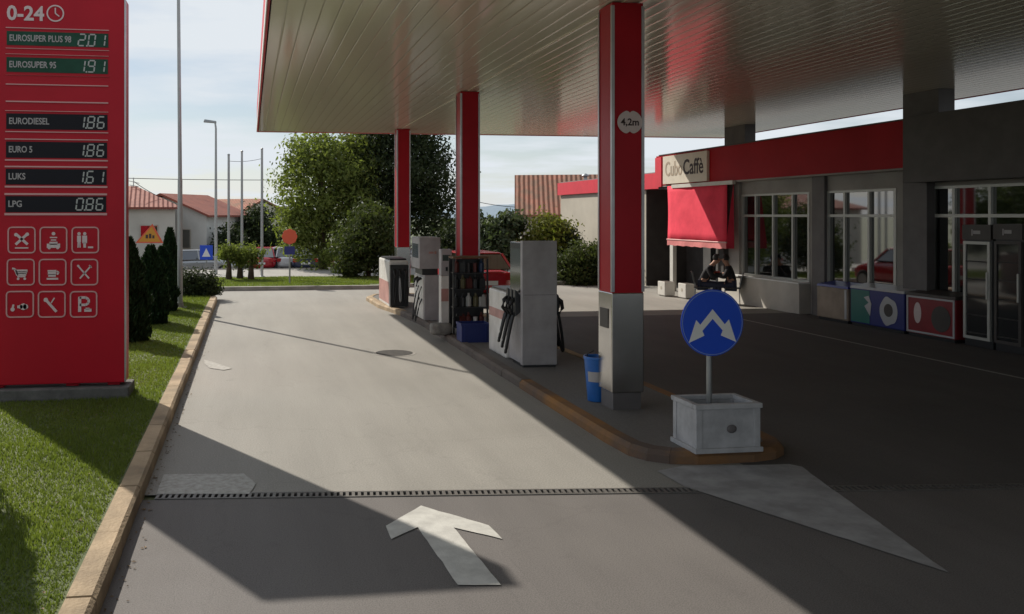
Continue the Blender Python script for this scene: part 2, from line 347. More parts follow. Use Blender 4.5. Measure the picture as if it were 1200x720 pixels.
# kerb of separate stones with small joints
def kerbstones(mb, inner, outer, h, L=1.0, gap=.008, bev=.025, jit=.004):
    for i in range(len(inner)-1):
        a0, a1, b0, b1 = map(Vector, (inner[i], inner[i+1], outer[i], outer[i+1]))
        n = max(1, round((a1-a0).length/L))
        for k in range(n):
            t0, t1 = k/n, (k+1)/n; g = gap/max(.05, (a1-a0).length)
            j = random.uniform(-jit, jit); j2 = random.uniform(-jit, jit)
            p = [a0.lerp(a1, t0+g), a0.lerp(a1, t1-g), b0.lerp(b1, t1-g), b0.lerp(b1, t0+g)]
            out_ = [(q-p[0]).normalized() if 0 else None for q in p]
            hi = [(p[0].x, p[0].y, h+j2), (p[1].x, p[1].y, h+j2)]
            o1 = p[2].lerp(p[1], bev/.165); o0 = p[3].lerp(p[0], bev/.165)
            # outer top edge chamfered
            vs = [(p[0].x,p[0].y,-.05),(p[1].x,p[1].y,-.05),(p[2].x,p[2].y,-.05),(p[3].x,p[3].y,-.05),
                  hi[0], hi[1], (o1.x,o1.y,h+j2), (o0.x,o0.y,h+j2), (p[2].x,p[2].y,h-bev+j2), (p[3].x,p[3].y,h-bev+j2)]
            mb.add([(x+j, y, z) for x, y, z in vs], [(0,3,2,1),(4,5,6,7),(7,6,8,9),(9,8,2,3),(0,1,5,4),(1,2,8,6,5),(0,4,7,9,3)])
kerbstones(mb, ve[:-1]+[(-12, 24.0)], vo[:-1]+[(-12, 24.165)], .15)
mb.build('verge_kerb', 'kerb_ochre', kind='structure')
# pump island
IX0, IX1 = 3.56, 5.2
def island(off):
    p = [(3.12-off, 22.9), (3.16-off, 21.), (3.42-off, 19.3), (IX0-off, 17.5), (IX0-off, 11.0), (IX0-off, 9.6), (IX0-off, 8.25)]
    n = 9; cx_i = (IX0+IX1)/2; hw = (IX1-IX0)/2+off
    for i in range(1, n):
        a = math.pi+math.pi*i/n; sgn = 1
        cxx = math.copysign(abs(math.cos(a))**.62, math.cos(a)); syy = -abs(math.sin(a))**.62
        p.append((cx_i+hw*cxx, 8.15+syy*(.78+off)))
    p += [(IX1+off, 8.25), (IX1+off, 12.), (IX1+off, 17.), (IX1+off, 22.9)]
    cy = 22.9; p += [(4.9+off*.6, 23.6+off*.6), (4.16, 23.9+off), (3.4-off*.6, 23.6+off*.6)]
    return p
ii = island(-.16); io_ = island(0)
MB().prism(ii, -.05, .105).build('island_paving', 'pavement', kind='structure')
mb = MB(); kerbstones(mb, ii[4:17], io_[4:17], .112, L=1.2, gap=.001, bev=.04, jit=.0)
mb.build('painted_kerb', 'kerb_orange', kind='structure')
mb = MB(); kerbstones(mb, ii[:3], io_[:3], .118, L=.8, gap=.004, bev=.035); kerbstones(mb, ii[16:]+[ii[0]], io_[16:]+[io_[0]], .118, L=.8, gap=.004, bev=.035)
mb.build('island_kerb', 'kerb_ochre', kind='structure')
mb = MB(); kerbstones(mb, ii[2:5], io_[2:5], .118, L=.8, gap=.004, bev=.035); mb.build('dull_kerb', 'kerb_dull', kind='structure')
# road markings
def rough(poly, step=.09, jit=.0035):
    out_ = []; rj = random.Random(len(poly)*7)
    for i, a in enumerate(poly):
        b2 = poly[(i+1) % len(poly)]; n_ = max(1, int((b2-a).length/step))
        for k in range(n_):
            p = a.lerp(b2, k/n_); j = jit*(.4 if k == 0 else 1)*(2.2 if rj.random() < .12 else 1); out_.append(Vector((p.x+rj.uniform(-j, j), p.y+rj.uniform(-j, j), 0)))
    return out_
def marking(name, px, m='road_paint', z=.0075): return sheet(name, rough([G(*p) for p in px]), z, m)
marking('arrow_marking', [(493.4,593.7),(573,617),(588.7,633),(532,619.5),(587,687),(536,687),(489.5,619),(458.4,633),(452,617.5)])
marking('wedge_marking', [(770,553),(803,571.5),(1112,672.5),(989,584),(950,556),(940,548),(925,545),(880,546),(850,546),(800,547)], 'wedge_paint')
marking('stop_bar_marking', [(192,557),(286,556),(300,568),(292,580),(183,580)], 'worn_paint')
marking('worn_arrow_marking', [(239,422),(250,425),(272,432.5),(262,434.5),(246,432),(240,427)], 'worn_paint')
c0 = G(462, 414); mb = MB(); mb.lathe([(.36, 0), (.36, .004)], (c0.x, c0.y, .0), 28); mb.build('manhole_rim', 'kerb_grey', kind='structure')
mb = MB(); mb.lathe([(.31, .0), (.31, .0075)], (c0.x, c0.y, 0), 28)
mc = mb.build('manhole_cover', 'iron'); tag(mc, 'round dark iron manhole cover set in the sunlit concrete lane', 'manhole cover')
# drain: black trench, two rails, slot bars (grated for the lit middle, plain further right)
dt = thing('drain_grate', 'long slotted drain grate crossing the lane between concrete and asphalt', 'drain')
q = lambda s_, t_, z: tuple(DA+dd*s_+dn*t_+Vector((0, 0, z)))
MB().face([q(0, -dw, -.012), q(28, -dw, -.012), q(28, dw, -.012), q(0, dw, -.012)]).build('channel', 'black_void', dt)
mb = MB()
for t0, t1 in ((-dw-.006, -dw+.014), (dw-.014, dw+.006)):
    mb.hexa([q(0,t0,-.03), q(28,t0,-.03), q(28,t1,-.03), q(0,t1,-.03)], [q(0,t0,.007), q(28,t0,.007), q(28,t1,.007), q(0,t1,.007)])
mb.build('frame_rail', 'drain_metal', dt)
mb = MB(); s_ = .0
while s_ < 12:
    mb.hexa([q(s_,-dw+.015,-.03), q(s_+.026,-dw+.015,-.03), q(s_+.026,dw-.015,-.03), q(s_,dw-.015,-.03)], [q(s_,-dw+.015,.006), q(s_+.026,-dw+.015,.006), q(s_+.026,dw-.015,.006), q(s_,dw-.015,.006)]); s_ += .05
mb.build('slot_bars', 'drain_metal', dt)
# shop pavement line
MB().face([(10.75, 6.4, .008), (10.82, 6.4, .008), (10.82, 18.2, .008), (10.75, 18.2, .008)]).build('pavement_line', 'worn_paint', kind='structure')
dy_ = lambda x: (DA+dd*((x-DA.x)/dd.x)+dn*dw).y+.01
MB().face([(4.5, dy_(4.5), .003), (13.0, dy_(13.0), .003), (13.0, 18.6, .003), (4.5, 18.6, .003)]).build('bay_shade_sheet', 'bay_shade', kind='structure')  # dark sheet painting in deeper canopy shade, ending near the shadow edge
# far hills
def hill(px0, px1, ytop, d, name):
    mb = MB(); n = 26; rows = 5; random.seed(int(px0)+5)
    for j in range(rows):
        for i in range(n+1):
            t = i/n; p = at(px0+(px1-px0)*t, 253, d+j*d*.12)
            h = (253-ytop)/1000*d*(math.sin(math.pi*t)**.8)*(.8+.2*math.sin(t*9+px0))*[0, .5, .82, 1., .6][j]*(1+random.uniform(-.05, .05))
            mb.v.append((p.x, p.y, -3+h+ (3 if j else 0)*(h > 0)))
    mb.f = [(j*(n+1)+i, j*(n+1)+i+1, (j+1)*(n+1)+i+1, (j+1)*(n+1)+i) for j in range(rows-1) for i in range(n)]; mb.m = [0]*len(mb.f)
    mb.build(name, 'hill', smooth=True, kind='structure')
mat('hill', (.17, .23, .29), 1., var=.15, vscale=.004)  # distance haze put into the bluish base colour
hill(180, 470, 238, 900, 'hills'); hill(430, 760, 232, 1000, 'hills')

# ================================================================== VEGETATION
def leaves(name, m, parent, blobs, n, size, seed=0, shell=.55, flat=.0):
    """blobs: (cx,cy,cz,rx,ry,rz); uneven clumps of leaf-sized quads"""
    r = np.random.default_rng(seed); vol = np.array([b[3]*b[4]*b[5] for b in blobs])**(2/3); pr = vol/vol.sum()
    # clumps
    nc = max(12, n//36); ci = r.choice(len(blobs), nc, p=pr); B = np.array(blobs)[ci]
    d = r.normal(size=(nc, 3)); d /= np.linalg.norm(d, axis=1)[:, None]
    rad = shell+(1-shell)*r.random(nc)**.7; rad *= 1+.19*r.normal(size=nc).clip(-1, 1.4)
    cc = B[:, :3]+d*B[:, 3:]*rad[:, None]; cs = (.16+.16*r.random(nc))*B[:, 3:].min(axis=1)**.6
    li = r.integers(0, nc, n); P = cc[li]+r.normal(size=(n, 3))*cs[li][:, None]*np.array([1, 1, .75])
    P[:, 2] = np.maximum(P[:, 2], .03)
    nrm = r.normal(size=(n, 3)); nrm += (P-B[li][:, :3])/B[li][:, 3:]*1.2; nrm /= np.linalg.norm(nrm, axis=1)[:, None]
    a = np.cross(nrm, r.normal(size=(n, 3))); a /= np.linalg.norm(a, axis=1)[:, None]; b = np.cross(nrm, a)
    s = size*(.6+.8*r.random(n))[:, None]
    V = np.stack([P-a*s, P-b*s*.5, P+a*s, P+b*s*.5], 1).reshape(-1, 3)
    me = bpy.data.meshes.new(name); me.vertices.add(len(V)); me.vertices.foreach_set('co', V.ravel())
    me.loops.add(len(V)); me.loops.foreach_set('vertex_index', np.arange(len(V))); me.polygons.add(n)
    me.polygons.foreach_set('loop_start', np.arange(0, 4*n, 4)); me.update(); me.validate()
    me.materials.append(MATS[m]); o = bpy.data.objects.new(name, me); COL.objects.link(o); o.parent = parent
    return o
def trunk(parent, pts, r0, limbs=(), m='bark', name='trunk'):
    mb = MB(); n = len(pts); mb.tube(pts, [r0*(1-.55*i/(n-1)) for i in range(n)], 9)
    for l in limbs: mb.tube(l, [r0*.45, r0*.3, r0*.15][:len(l)] if len(l) <= 3 else [r0*.45*(1-i/len(l)) for i in range(len(l))], 6)
    return mb.build(name, m, parent, smooth=True)
def tree(name, label, cat, loc, blobs, m, n, size, tr=.14, seed=1, group=None, shell=.55, low=None):
    t_ = thing(name, label, cat, loc, 0, group)
    leaves('crown', m, t_, blobs, n, size, seed, shell)
    top = max(b[2] for b in blobs); rnd = random.Random(seed)
    limbs = []
    for b in blobs:
        z0 = min(top*.35, b[2]*.5)+.1; limbs.append([(0, 0, z0), (b[0]*.5, b[1]*.5, (z0+b[2])*.55), (b[0], b[1], b[2]+b[5]*.3)])
    trunk(t_, [(0, 0, 0), (rnd.uniform(-.06, .06), 0, top*.3), (rnd.uniform(-.1, .1), rnd.uniform(-.1, .1), top*.65), (0, 0, top)], tr, limbs)
    return t_
def gl(px, d): p = at(px, 253, d); return (p.x, p.y, gz(p.y) if p.y > 37 else 0)
# big light-green tree, dark tall tree behind, bush in front
tree('leafy_tree', 'large light green leafy tree with sunlit left side beyond the lane end', 'tree', gl(378, 37),
     [(0,0,3.6,1.8,1.8,1.7),(-.9,.3,2.9,1.2,1.4,1.3),(.7,0,4.7,1.5,1.4,1.2),(-.3,0,4.9,1.3,1.3,1.1),(.9,-.4,2.6,1.2,1.2,1.2),(-.8,-.2,1.8,.9,1,.9),(.3,-.3,1.2,1.2,1,1.0),(-1.1,.2,1.0,.6,.8,.7),(1.7,.2,4.0,1.0,1.,1.1),(1.6,.3,5.2,.9,.9,.7),(1.6,0,3.0,.9,.9,.9)], 'leaf_light', 24000, .085, .2, 3)
tree('dark_tree', 'tall dense dark green tree behind the farthest red canopy column', 'tree', gl(468, 38.5),
     [(0,0,4.5,2.1,2,2.2),(-1.0,0,3.0,1.5,1.5,1.6),(1.2,0,4.0,1.5,1.6,2.0),(.2,0,6.6,1.9,1.8,1.5),(1.5,0,2.0,1.2,1.3,1.4),(-.9,.3,6,1.3,1.3,1.2),(-1.5,0,5.0,1.1,1.2,1.0)], 'leaf_dark', 30000, .09, .24, 5)
tree('olive_bush', 'grey green shrubby tree standing in front of the tall dark tree', 'bush', gl(432, 31),
     [(0,0,1.5,.95,.9,.9),(-.5,0,.9,.7,.7,.7),(.5,.1,1.2,.8,.8,.8),(.1,0,2.2,.6,.6,.55),(-.7,-.2,.45,.55,.5,.45)], 'leaf_mid', 8500, .075, .1, 7)
tree('round_tree', 'dark rounded tree behind the three slim poles near the houses', 'tree', gl(302, 56),
     [(0,0,2.2,1.5,1.3,1.6),(-1.0,0,1.7,1.1,1.1,1.3),(.6,0,1.4,1.1,1.1,1.3),(0,0,3.2,.9,.9,.8)], 'leaf_dark', 6000, .12, .2, 9)
tree('background_tree', 'pale green tree beyond the blue crossing sign, left of the parked cars', 'tree', gl(270, 52),
     [(0,0,1.5,1.0,1,1.1),(-.7,0,1.0,.7,.8,.7)], 'leaf_dark', 3500, .11, .14, 11)
# small trees clipped in a row on the far verge
for i, (px, lab) in enumerate(((268, 'leftmost of the three stubby trees with brown trunks on far verge'), (281, 'middle one of the three stubby trees with brown trunks on far verge'), (294, 'rightmost of the three stubby trees with brown trunks on far verge'))):
    p = gl(px, 29.6+.25*(i % 2)); t_ = thing('stubby_tree', lab, 'tree', (p[0], p[1], .09), 0, 'stubby trees in a row on the far verge')
    leaves('crown', 'leaf_light', t_, [(0,0,.98,.36,.34,.2),(.2,0,.84,.3,.25,.2),(-.22,0,.86,.26,.25,.18),(.05,0,.6,.2,.2,.2)], 2000, .045, 40+i)
    trunk(t_, [(0,0,0),(.01,0,.4),(0,0,.85)], .12); 
# palm-like and shrubs right of the second column
tree('yucca_shrub', 'spiky pale green shrub seen between second red column and near pump', 'shrub', gl(590, 31),
     [(0,0,1.4,.6,.6,.9),(-.5,0,1.0,.6,.6,.8),(.3,0,2.0,.45,.45,.4)], 'leaf_grey', 4500, .10, .12, 12)
tree('dark_shrub', 'dark green shrub right beside the second red column, behind red car', 'shrub', gl(556, 32), [(0,0,1.4,.9,.8,1.0),(.6,0,.9,.8,.8,.8),(-.7,0,1.2,.7,.7,.8)], 'leaf_dark', 5500, .08, .12, 13)
tree('yellow_bush', 'yellow green bush in front of the tiled house roof', 'bush', gl(640, 31), [(0,0,1.45,.75,.7,.75),(-.5,0,1.,.6,.6,.6),(.5,0,1.6,.45,.5,.55)], 'leaf_yellow', 6000, .07, .1, 14)
tree('hedge_bush', 'dark green bush against the beige annex wall left of front column', 'bush', gl(683, 28.5), [(0,0,.75,.65,.6,.65),(-.45,0,.6,.45,.5,.5),(.5,0,.8,.6,.6,.6),(0,0,.2,.7,.6,.3)], 'leaf_mid', 8000, .055, .1, 15)
tree('round_bush', 'dark rounded bush on right of the yellow green bush, by annex corner', 'bush', gl(664, 31), [(0,0,1.35,.42,.42,.5),(.1,0,.8,.4,.4,.5)], 'leaf_dark', 4000, .06, .1, 16)
# cypress row on the lawn
def cypress(x, y, h, r, label, seed, group='cypress shrubs along the lawn'):
    t_ = thing('cypress_shrub', label, 'shrub', (x, y, .135), 0, group)
    rr = np.random.default_rng(seed); n = 6500
    z = rr.random(n)**1.25; prof = r*np.clip(np.sin(np.pi*np.clip((1-z)*.62+.03, 0, 1))**.85, .0, 1); ang = rr.random(n)*2*np.pi
    rad = prof*(.78+.3*rr.random(n)+.12*np.sin(ang*5+z*14+seed)+.10*np.sin(ang*2-z*23+seed*2))
    P = np.stack([rad*np.cos(ang), rad*np.sin(ang), z*h], 1)
    up = np.stack([np.cos(ang)*.35, np.sin(ang)*.35, np.ones(n)], 1)+rr.normal(size=(n, 3))*.25; up /= np.linalg.norm(up, axis=1)[:, None]
    side = np.cross(up, rr.normal(size=(n, 3))); side /= np.linalg.norm(side, axis=1)[:, None]; s = (.025+.03*rr.random(n))[:, None]
    V = np.stack([P-up*s, P+side*s*.45, P+up*s*1.3, P-side*s*.45], 1).reshape(-1, 3)
    me = bpy.data.meshes.new('foliage'); me.vertices.add(len(V)); me.vertices.foreach_set('co', V.ravel()); me.loops.add(len(V)); me.loops.foreach_set('vertex_index', np.arange(len(V)))
    me.polygons.add(n); me.polygons.foreach_set('loop_start', np.arange(0, 4*n, 4)); me.update(); me.validate(); me.materials.append(MATS['leaf_cypress'])
    o = bpy.data.objects.new('foliage', me); COL.objects.link(o); o.parent = t_
    mb = MB(); mb.lathe([(r*.3, 0), (r*.72, h*.15), (r*.74, h*.4), (r*.5, h*.7), (.01, h*.96)], (0, 0, 0), 12); mb.build('inner_branches', 'leaf_cypress', t_, smooth=True)
cypress(-2.10, 15.2, 1.78, .36, 'dark cypress shrub nearest the red price sign in lawn row', 21)
cypress(-1.97, 17.6, 1.55, .34, 'dark pointed cypress shrub second from the price sign', 22)
cypress(-1.98, 19.9, 1.45, .32, 'dark cypress shrub third from the price sign, left of tall pole', 23)
cypress(-1.97, 21.7, 1.85, .27, 'slender tallest cypress shrub farthest along the lawn, by tall pole', 24)
cypress(-2.72, 7.4, 2.3, .42, 'rounded cypress shrub at near left of the price sign casting lawn shadow', 25, None)
p = G(236, 352); t_ = thing('round_shrub', 'low dark rounded shrub at the far kerb corner of lawn', 'shrub', (p.x, p.y, .13))
leaves('foliage', 'leaf_dark', t_, [(0,0,.28,.42,.4,.3),(-.35,0,.3,.35,.35,.32),(.2,0,.15,.3,.3,.2)], 6500, .035, 31); trunk(t_, [(0,0,0),(0,0,.12),(0,.02,.3)], .04, name='stem')
# off-frame trees whose reflection fills the shop windows
tree('window_side_tree', 'broad mid green tree beyond the cross road left of the houses', 'tree', (-14, 40, -.4), [(0,0,3.4,2.4,2.2,2),(1.4,0,2.4,1.6,1.6,1.5),(-1.4,0,2.6,1.6,1.6,1.5)], 'leaf_mid', 6000, .16, .2, 17)
tree('window_side_tree', 'tall yellow green tree beyond the cross road, far left', 'tree', (-21, 34, 0), [(0,0,4,2.6,2.2,2.2),(1.4,0,2.6,1.8,1.6,1.6),(-1.4,0,2.6,1.6,1.6,1.5)], 'leaf_yellow', 6000, .17, .2, 18)
# lawn blades
n = 340000; yv = 3.2*(25/3.2)**rng.random(n); xv = -1.05-4.8*rng.random(n)
ok = (yv < 23.7); yv = yv[ok]; xv = xv[ok]; n = len(yv)
yf = 26.7+4.2*rng.random(60000); xf_ = -7.9+14.5*rng.random(60000); kf = ~((xf_ > 3.8) & (yf < 27.4)); yv = np.concatenate([yv, yf[kf]]); xv = np.concatenate([xv, xf_[kf]]); n = len(yv); zb0 = np.where(yv > 26, .088, .134)
pn = .5+.5*np.sin(xv*2.1+np.sin(yv*1.7)*2)*np.cos(yv*1.3+xv*.7); hgt = (.018+.028*rng.random(n))*(.55+.6*pn)*(1+yv*.012)
w_ = .0035*(1+yv*.07); an = rng.random(n)*6.283; lx = rng.normal(size=n)*.014; ly = rng.normal(size=n)*.014
base = np.stack([xv, yv, zb0], 1); sd = np.stack([np.cos(an)*w_, np.sin(an)*w_, np.zeros(n)], 1)
V = np.stack([base-sd, base+sd, base+np.stack([lx, ly, hgt], 1)], 1).reshape(-1, 3)
me = bpy.data.meshes.new('grass'); me.vertices.add(len(V)); me.vertices.foreach_set('co', V.ravel()); me.loops.add(len(V)); me.loops.foreach_set('vertex_index', np.arange(len(V)))
me.polygons.add(n); me.polygons.foreach_set('loop_start', np.arange(0, 3*n, 3)); me.update(); me.validate(); me.materials.append(MATS['grass_blade'])
o = bpy.data.objects.new('grass', me); COL.objects.link(o); tag(o, 'short mown grass covering the verge beside the kerb', 'grass', kind='stuff')

rl = np.random.default_rng(77); nl = 420; V = []
for k in range(nl):
    y = 3+20*rl.random()**1.3
    if rl.random() < .75: x = -.85+abs(rl.normal())*.05+.01; z = .004
    else: x = -1.1-abs(rl.normal())*.5; z = .165
    a = rl.random()*6.28; s3 = .008+.012*rl.random(); dx, dy = math.cos(a)*s3, math.sin(a)*s3
    V += [(x-dx, y-dy, z), (x+dy*.5, y-dx*.5, z+.006), (x+dx, y+dy, z+.002), (x-dy*.5, y+dx*.5, z+.004)]
me = bpy.data.meshes.new('leaf_litter'); me.from_pydata(V, [], [tuple(range(4*k, 4*k+4)) for k in range(nl)]); me.materials.append(mat('dry_leaf', (.16, .10, .045), .8, var=.4, vscale=8))
o = bpy.data.objects.new('leaf_litter', me); COL.objects.link(o); tag(o, 'small dry leaves and grit gathered along the ochre kerb', 'leaf litter', kind='stuff')

# ================================================================== CANOPY
CX0, CX1, CY0, CY1, CZ = .225, 14.55, -7.0, 24.75, 4.72  # unseen near edge stretched past the camera to deepen the shade below
cn_ = thing('station_canopy', 'wide flat petrol station canopy with glossy cream soffit on red columns', 'canopy', (4.2, 9.6, 0))
cn_.location = (0, 0, 0)
boxo('soffit', 'soffit', cn_, CX0+.02, CX1-.02, CY0+.02, CY1-.02, CZ, CZ+.05)
mb = MB(); mb.box(CX0+.03, CX1-.03, CY0+.03, CY1-.03, CZ+.06, CZ+.55); mb.build('roof_deck', 'roof_membrane', cn_)
mb = MB(); z0, z1 = CZ-.012, CZ+.72; tks = .03
mb.box(CX0-tks, CX0, CY0-tks, CY1+tks, z0, z1); mb.box(CX1, CX1+tks, CY0-tks, CY1+tks, z0, z1); mb.box(CX0, CX1, CY1, CY1+tks, z0, z1); mb.box(CX0, CX1, CY0-tks, CY0, z0, z1)
mb.build('fascia', 'red_bright', cn_)
mb = MB(); mb.box(CX0-tks-.012, CX0-tks, CY0-.04, CY1+.04, z0-.004, z0+.16); mb.box(CX0-.01, CX1, CY1+tks, CY1+tks+.012, z0-.004, z0+.16); mb.build('fascia_trim', 'sign_white', cn_)
# soffit beam cover along the columns and inspection joints
mb = MB(); mb.box(4.17, 4.27, CY0+.1, CY1-.1, CZ-.012, CZ-.001)
mb.build('joint_cover', 'soffit', cn_)
colY = [float((9.6-4.03*ST)/CT), float((16.5-4.03*ST)/CT), float((23.66-4.03*ST)/CT)]
cproto = None
def column(y):
    c = MB()                                                  # red core
    a = .39; x0 = 4.03; t_ = .045
    core = MB().box(x0+.012, x0+a-.012, y+.012, y+a-.012, 1.42, CZ-.015); co = core.build('column', 'red_panel', cn_)
    mb = MB(); mb.box(x0+.004, x0+a-.004, y+.004, y+a-.004, .30, 1.43); mb.build('steel_cladding', 'steel', co, bevel=.012)
    mb = MB(); mb.box(x0+.03, x0+a-.03, y+.03, y+a-.03, .09, .31); mb.build('plinth', 'pilaster', co)
    for (cx, cy) in ((x0, y), (x0+a, y), (x0, y+a), (x0+a, y+a)):
        sx, sy = (1 if cx == x0 else -1), (1 if cy == y else -1)
        mb = MB(); mb.box(*sorted((cx, cx+sx*.034)), *sorted((cy, cy+sy*.009)), 1.44, CZ-.05); mb.box(*sorted((cx, cx+sx*.009)), *sorted((cy+sy*.0095, cy+sy*.034)), 1.44, CZ-.05)
        mb.build('corner_trim', 'silver_trim', co)
    return co
cols = [column(y) for y in colY]
tag(cols[0], 'nearest red column with steel base and height limit marker'); tag(cols[1], 'middle red column behind the goods rack'); tag(cols[2], 'farthest red column behind the low dispenser')
# height marker: round plate with notches top and bottom
y1 = colY[0]; pc = onY(738, 143.5, y1-.004); ro = .145
poly = []
for k in range(48):
    a = 2*math.pi*k/48+.001; r_ = ro
    dlt = abs((a-math.pi/2+math.pi) % (2*math.pi)-math.pi); dlb = abs((a-3*math.pi/2+math.pi) % (2*math.pi)-math.pi)
    if dlt < .22: r_ *= .80+.2*dlt/.22
    if dlb < .30: r_ *= .76+.24*dlb/.30
    poly.append((pc.x+r_*math.cos(a)*1.02, y1-.004, pc.z+r_*math.sin(a)*.92))
mk = MB().extr(poly, (0, -.006, 0)).build('height_marker', 'pale_print', cols[0])
text_mesh('lettering', '4,2m', .11, 'dark_print', mk, (pc.x, y1-.0125, pc.z-.002), FRONT, 'CENTER', offset=.002)
mb = MB(); mb.box(4.026, 4.034, y1+.1, y1+.32, 1.02, 1.24); st_ = mb.build('notice_plate', 'dark_cladding', cols[0])
# supports rising from the shop roof to the soffit
for (px0, px1, w2, lab) in ((1058, 1100, .34, 'nearer grey roof support'), (849, 873, .30, 'farther grey roof support')):
    X = 12.95; ya, yb = YX(px1, X), YX(px0, X); o = boxo('roof_support', 'pilaster', cn_, X, X+w2, ya, yb, 4.0, CZ-.002); tag(o, lab)

# ================================================================== SHOP
sh = thing('shop_building', 'low station shop with red fascia, big dark windows and cafe end', 'shop', (0, 0, 0))
XG, XW, XF = 13.03, 12.98, 12.7
yend = YX(857, 12.98)            # far end of the main wall
ycaf = YX(769, XF)               # far end of cafe fascia
bays = [[871, 887.6, 908, 931, 951], [971, 992, 1020.6, 1053], [1093, 1120.5, 1163, 1215, 1275]]
bays = [[YX(p, XG) for p in b] for b in bays]
ztop, zsill, ztr = 2.86, .72, 2.3
# wall with openings: pieces
mb = MB(); yy = yend
for b in bays:
    mb.box(XW, XW+.5, b[0]+0., yy, 0, 3.3) if yy > b[0] else None
    yy = b[-1]
mb.box(XW, XW+.5, -8, yy, 0, 3.3)  # unseen length of shop added behind the camera to darken the right side
for b in bays: mb.box(XW, XW+.5, b[-1], b[0], ztop, 3.3); mb.box(XW+.0, XW+.5, b[-1], b[0], 0, zsill-.04)
wl = mb.build('wall', 'wall_grey', sh)
mb = MB(); mb.box(13.5, 21, -8, yend, 0, 3.9); mb.build('rear_volume', 'wall_grey', sh)
boxo('roof', 'roof_membrane', sh, 12.9, 21, -8, ycaf-.05, 3.92, 4.0)
# parapet under first bay (proud, with light cap)
pa = boxo('parapet', 'wall_parapet', sh, 12.7, XW-.003, bays[0][-1]-.02, yend+.25, 0, .70)
boxo('sill', 'sign_white', pa, 12.67, XG-.02, bays[0][-1]-.02, yend+.27, .703, .735)
for b in bays:
    fr_ = MB(); bw = .028
    fr_.box(XG-.06, XG-.005, b[-1], b[0], ztop-.05, ztop); fr_.box(XG-.06, XG-.005, b[-1], b[0], zsill, zsill+.06); fr_.box(XG-.06, XG-.005, b[-1], b[0], ztr-.03, ztr+.03)
    for i, y in enumerate(b):
        w = bw*1.2 if i in (0, len(b)-1) else bw
        y_ = min(max(y, b[-1]+w), b[0]-w)
        for (za, zb) in ((zsill+.06, ztr-.03), (ztr+.03, ztop-.05)): fr_.box(XG-.06, XG-.005, y_-w, y_+w, za, zb)
    fo = fr_.build('window', 'alu', sh)
    boxo('pane', 'window_glass', fo, XG-.002, XG+.01, b[-1], b[0], zsill, ztop)
# pilasters
for px0, px1 in ((853, 866), (951.5, 966), (1058, 1086)):
    X = 12.9 if px0 != 1058 else 12.8
    boxo('pilaster', 'pilaster' if px0 != 853 else 'wall_grey', sh, X, XW-.002, YX(px1, X), YX(px0, X), 0, 3.24)
# fascia
yblk = YX(1058, 12.4)
fs = boxo('fascia', 'red_fascia', sh, XF, XF+.4, yblk+.002, ycaf, 3.24, 4.17)
boxo('coping', 'dark_cladding', fs, XF-.02, XF+.42, yblk+.002, ycaf-.2, 4.172, 4.20)
boxo('soffit_board', 'wall_grey', sh, XF+.01, XF+.38, yblk, ycaf-.02, 3.20, 3.238)
boxo('dark_fascia', 'dark_cladding', sh, 12.4, 13.2, -8, yblk, 2.93, 4.18)
# red end post of the fascia
boxo('fascia_post', 'red_bright', sh, XF-.03, XF+.2, YX(776, XF)+.01, ycaf+.02, 3.20, 4.12)
# cafe sign
ya, yb = YX(829, XF-.06), YX(777.5, XF-.06)
cs = boxo('cafe_sign', 'beige_sign', sh, XF-.08, XF-.003, ya, yb, 3.27, 4.12); tag(cs, 'beige cafe sign board')
text_mesh('lettering', 'Cubo', .62, 'pale_brown' if 'pale_brown' in MATS else mat('pale_brown', (.42, .34, .26), .6) and 'pale_brown', cs, (XF-.085, yb-.14, 3.70), LEFTW, width=1.02, offset=.006)
text_mesh('lettering', 'Caffè', .62, 'dark_print', cs, (XF-.085, yb-1.24, 3.70), LEFTW, width=1.12, offset=.01)
# cafe recess: inner wall, door, white post, side wall
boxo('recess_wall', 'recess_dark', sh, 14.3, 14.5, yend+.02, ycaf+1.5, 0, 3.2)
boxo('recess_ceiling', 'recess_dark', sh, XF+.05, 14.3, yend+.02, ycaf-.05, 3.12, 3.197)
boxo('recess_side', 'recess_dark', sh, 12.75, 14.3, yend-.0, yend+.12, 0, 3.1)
o = boxo('cafe_door', 'wall_parapet', sh, 14.27, 14.297, YX(841, 14.27), YX(824, 14.27), 0, 2.1)
boxo('door_pane', 'window_glass', o, 14.26, 14.268, YX(839, 14.27), YX(833, 14.27), .3, 1.9)
yp = YX(787, 12.8); boxo('white_post', 'white_paint', sh, 12.75, 12.87, yp-.18, yp+.02, 0, 3.1, bevel=.01)
# awning cloth, slightly slack, with valance and side cloth
A0, A1 = YX(851, 12.45), YX(782, 12.45)
mb = MB(); nu, nv = 14, 8; vs = []
for j in range(nv+1):
    for i in range(nu+1):
        u, v = i/nu, j/nv; x = 12.66-.20*v; ya2, yb2 = YX(852-1*v, x), YX(782, x); y = ya2+(yb2-ya2)*u; z = 3.2-1.6*v
        x += .035*math.sin(math.pi*v)*math.sin(u*7)*.6+.02*math.sin(u*13+v*2); vs.append((x, y, z))
mb.add(vs, [(j*(nu+1)+i, j*(nu+1)+i+1, (j+1)*(nu+1)+i+1, (j+1)*(nu+1)+i) for j in range(nv) for i in range(nu)])
aw = mb.build('awning', 'red_cloth', sh, smooth=True); sm = aw.modifiers.new('t', 'SOLIDIFY'); sm.thickness = .006
mb = MB(); mb.tube([(12.45, A0-.02, 1.59), (12.45, A1+.02, 1.59)], .022); mb.build('awning_bar', 'pink_trim', aw, smooth=True)
vv = []
for k in range(21): y = A0+(A1-A0)*k/20; vv.append((12.445, y, 1.575)); 
mb = MB()
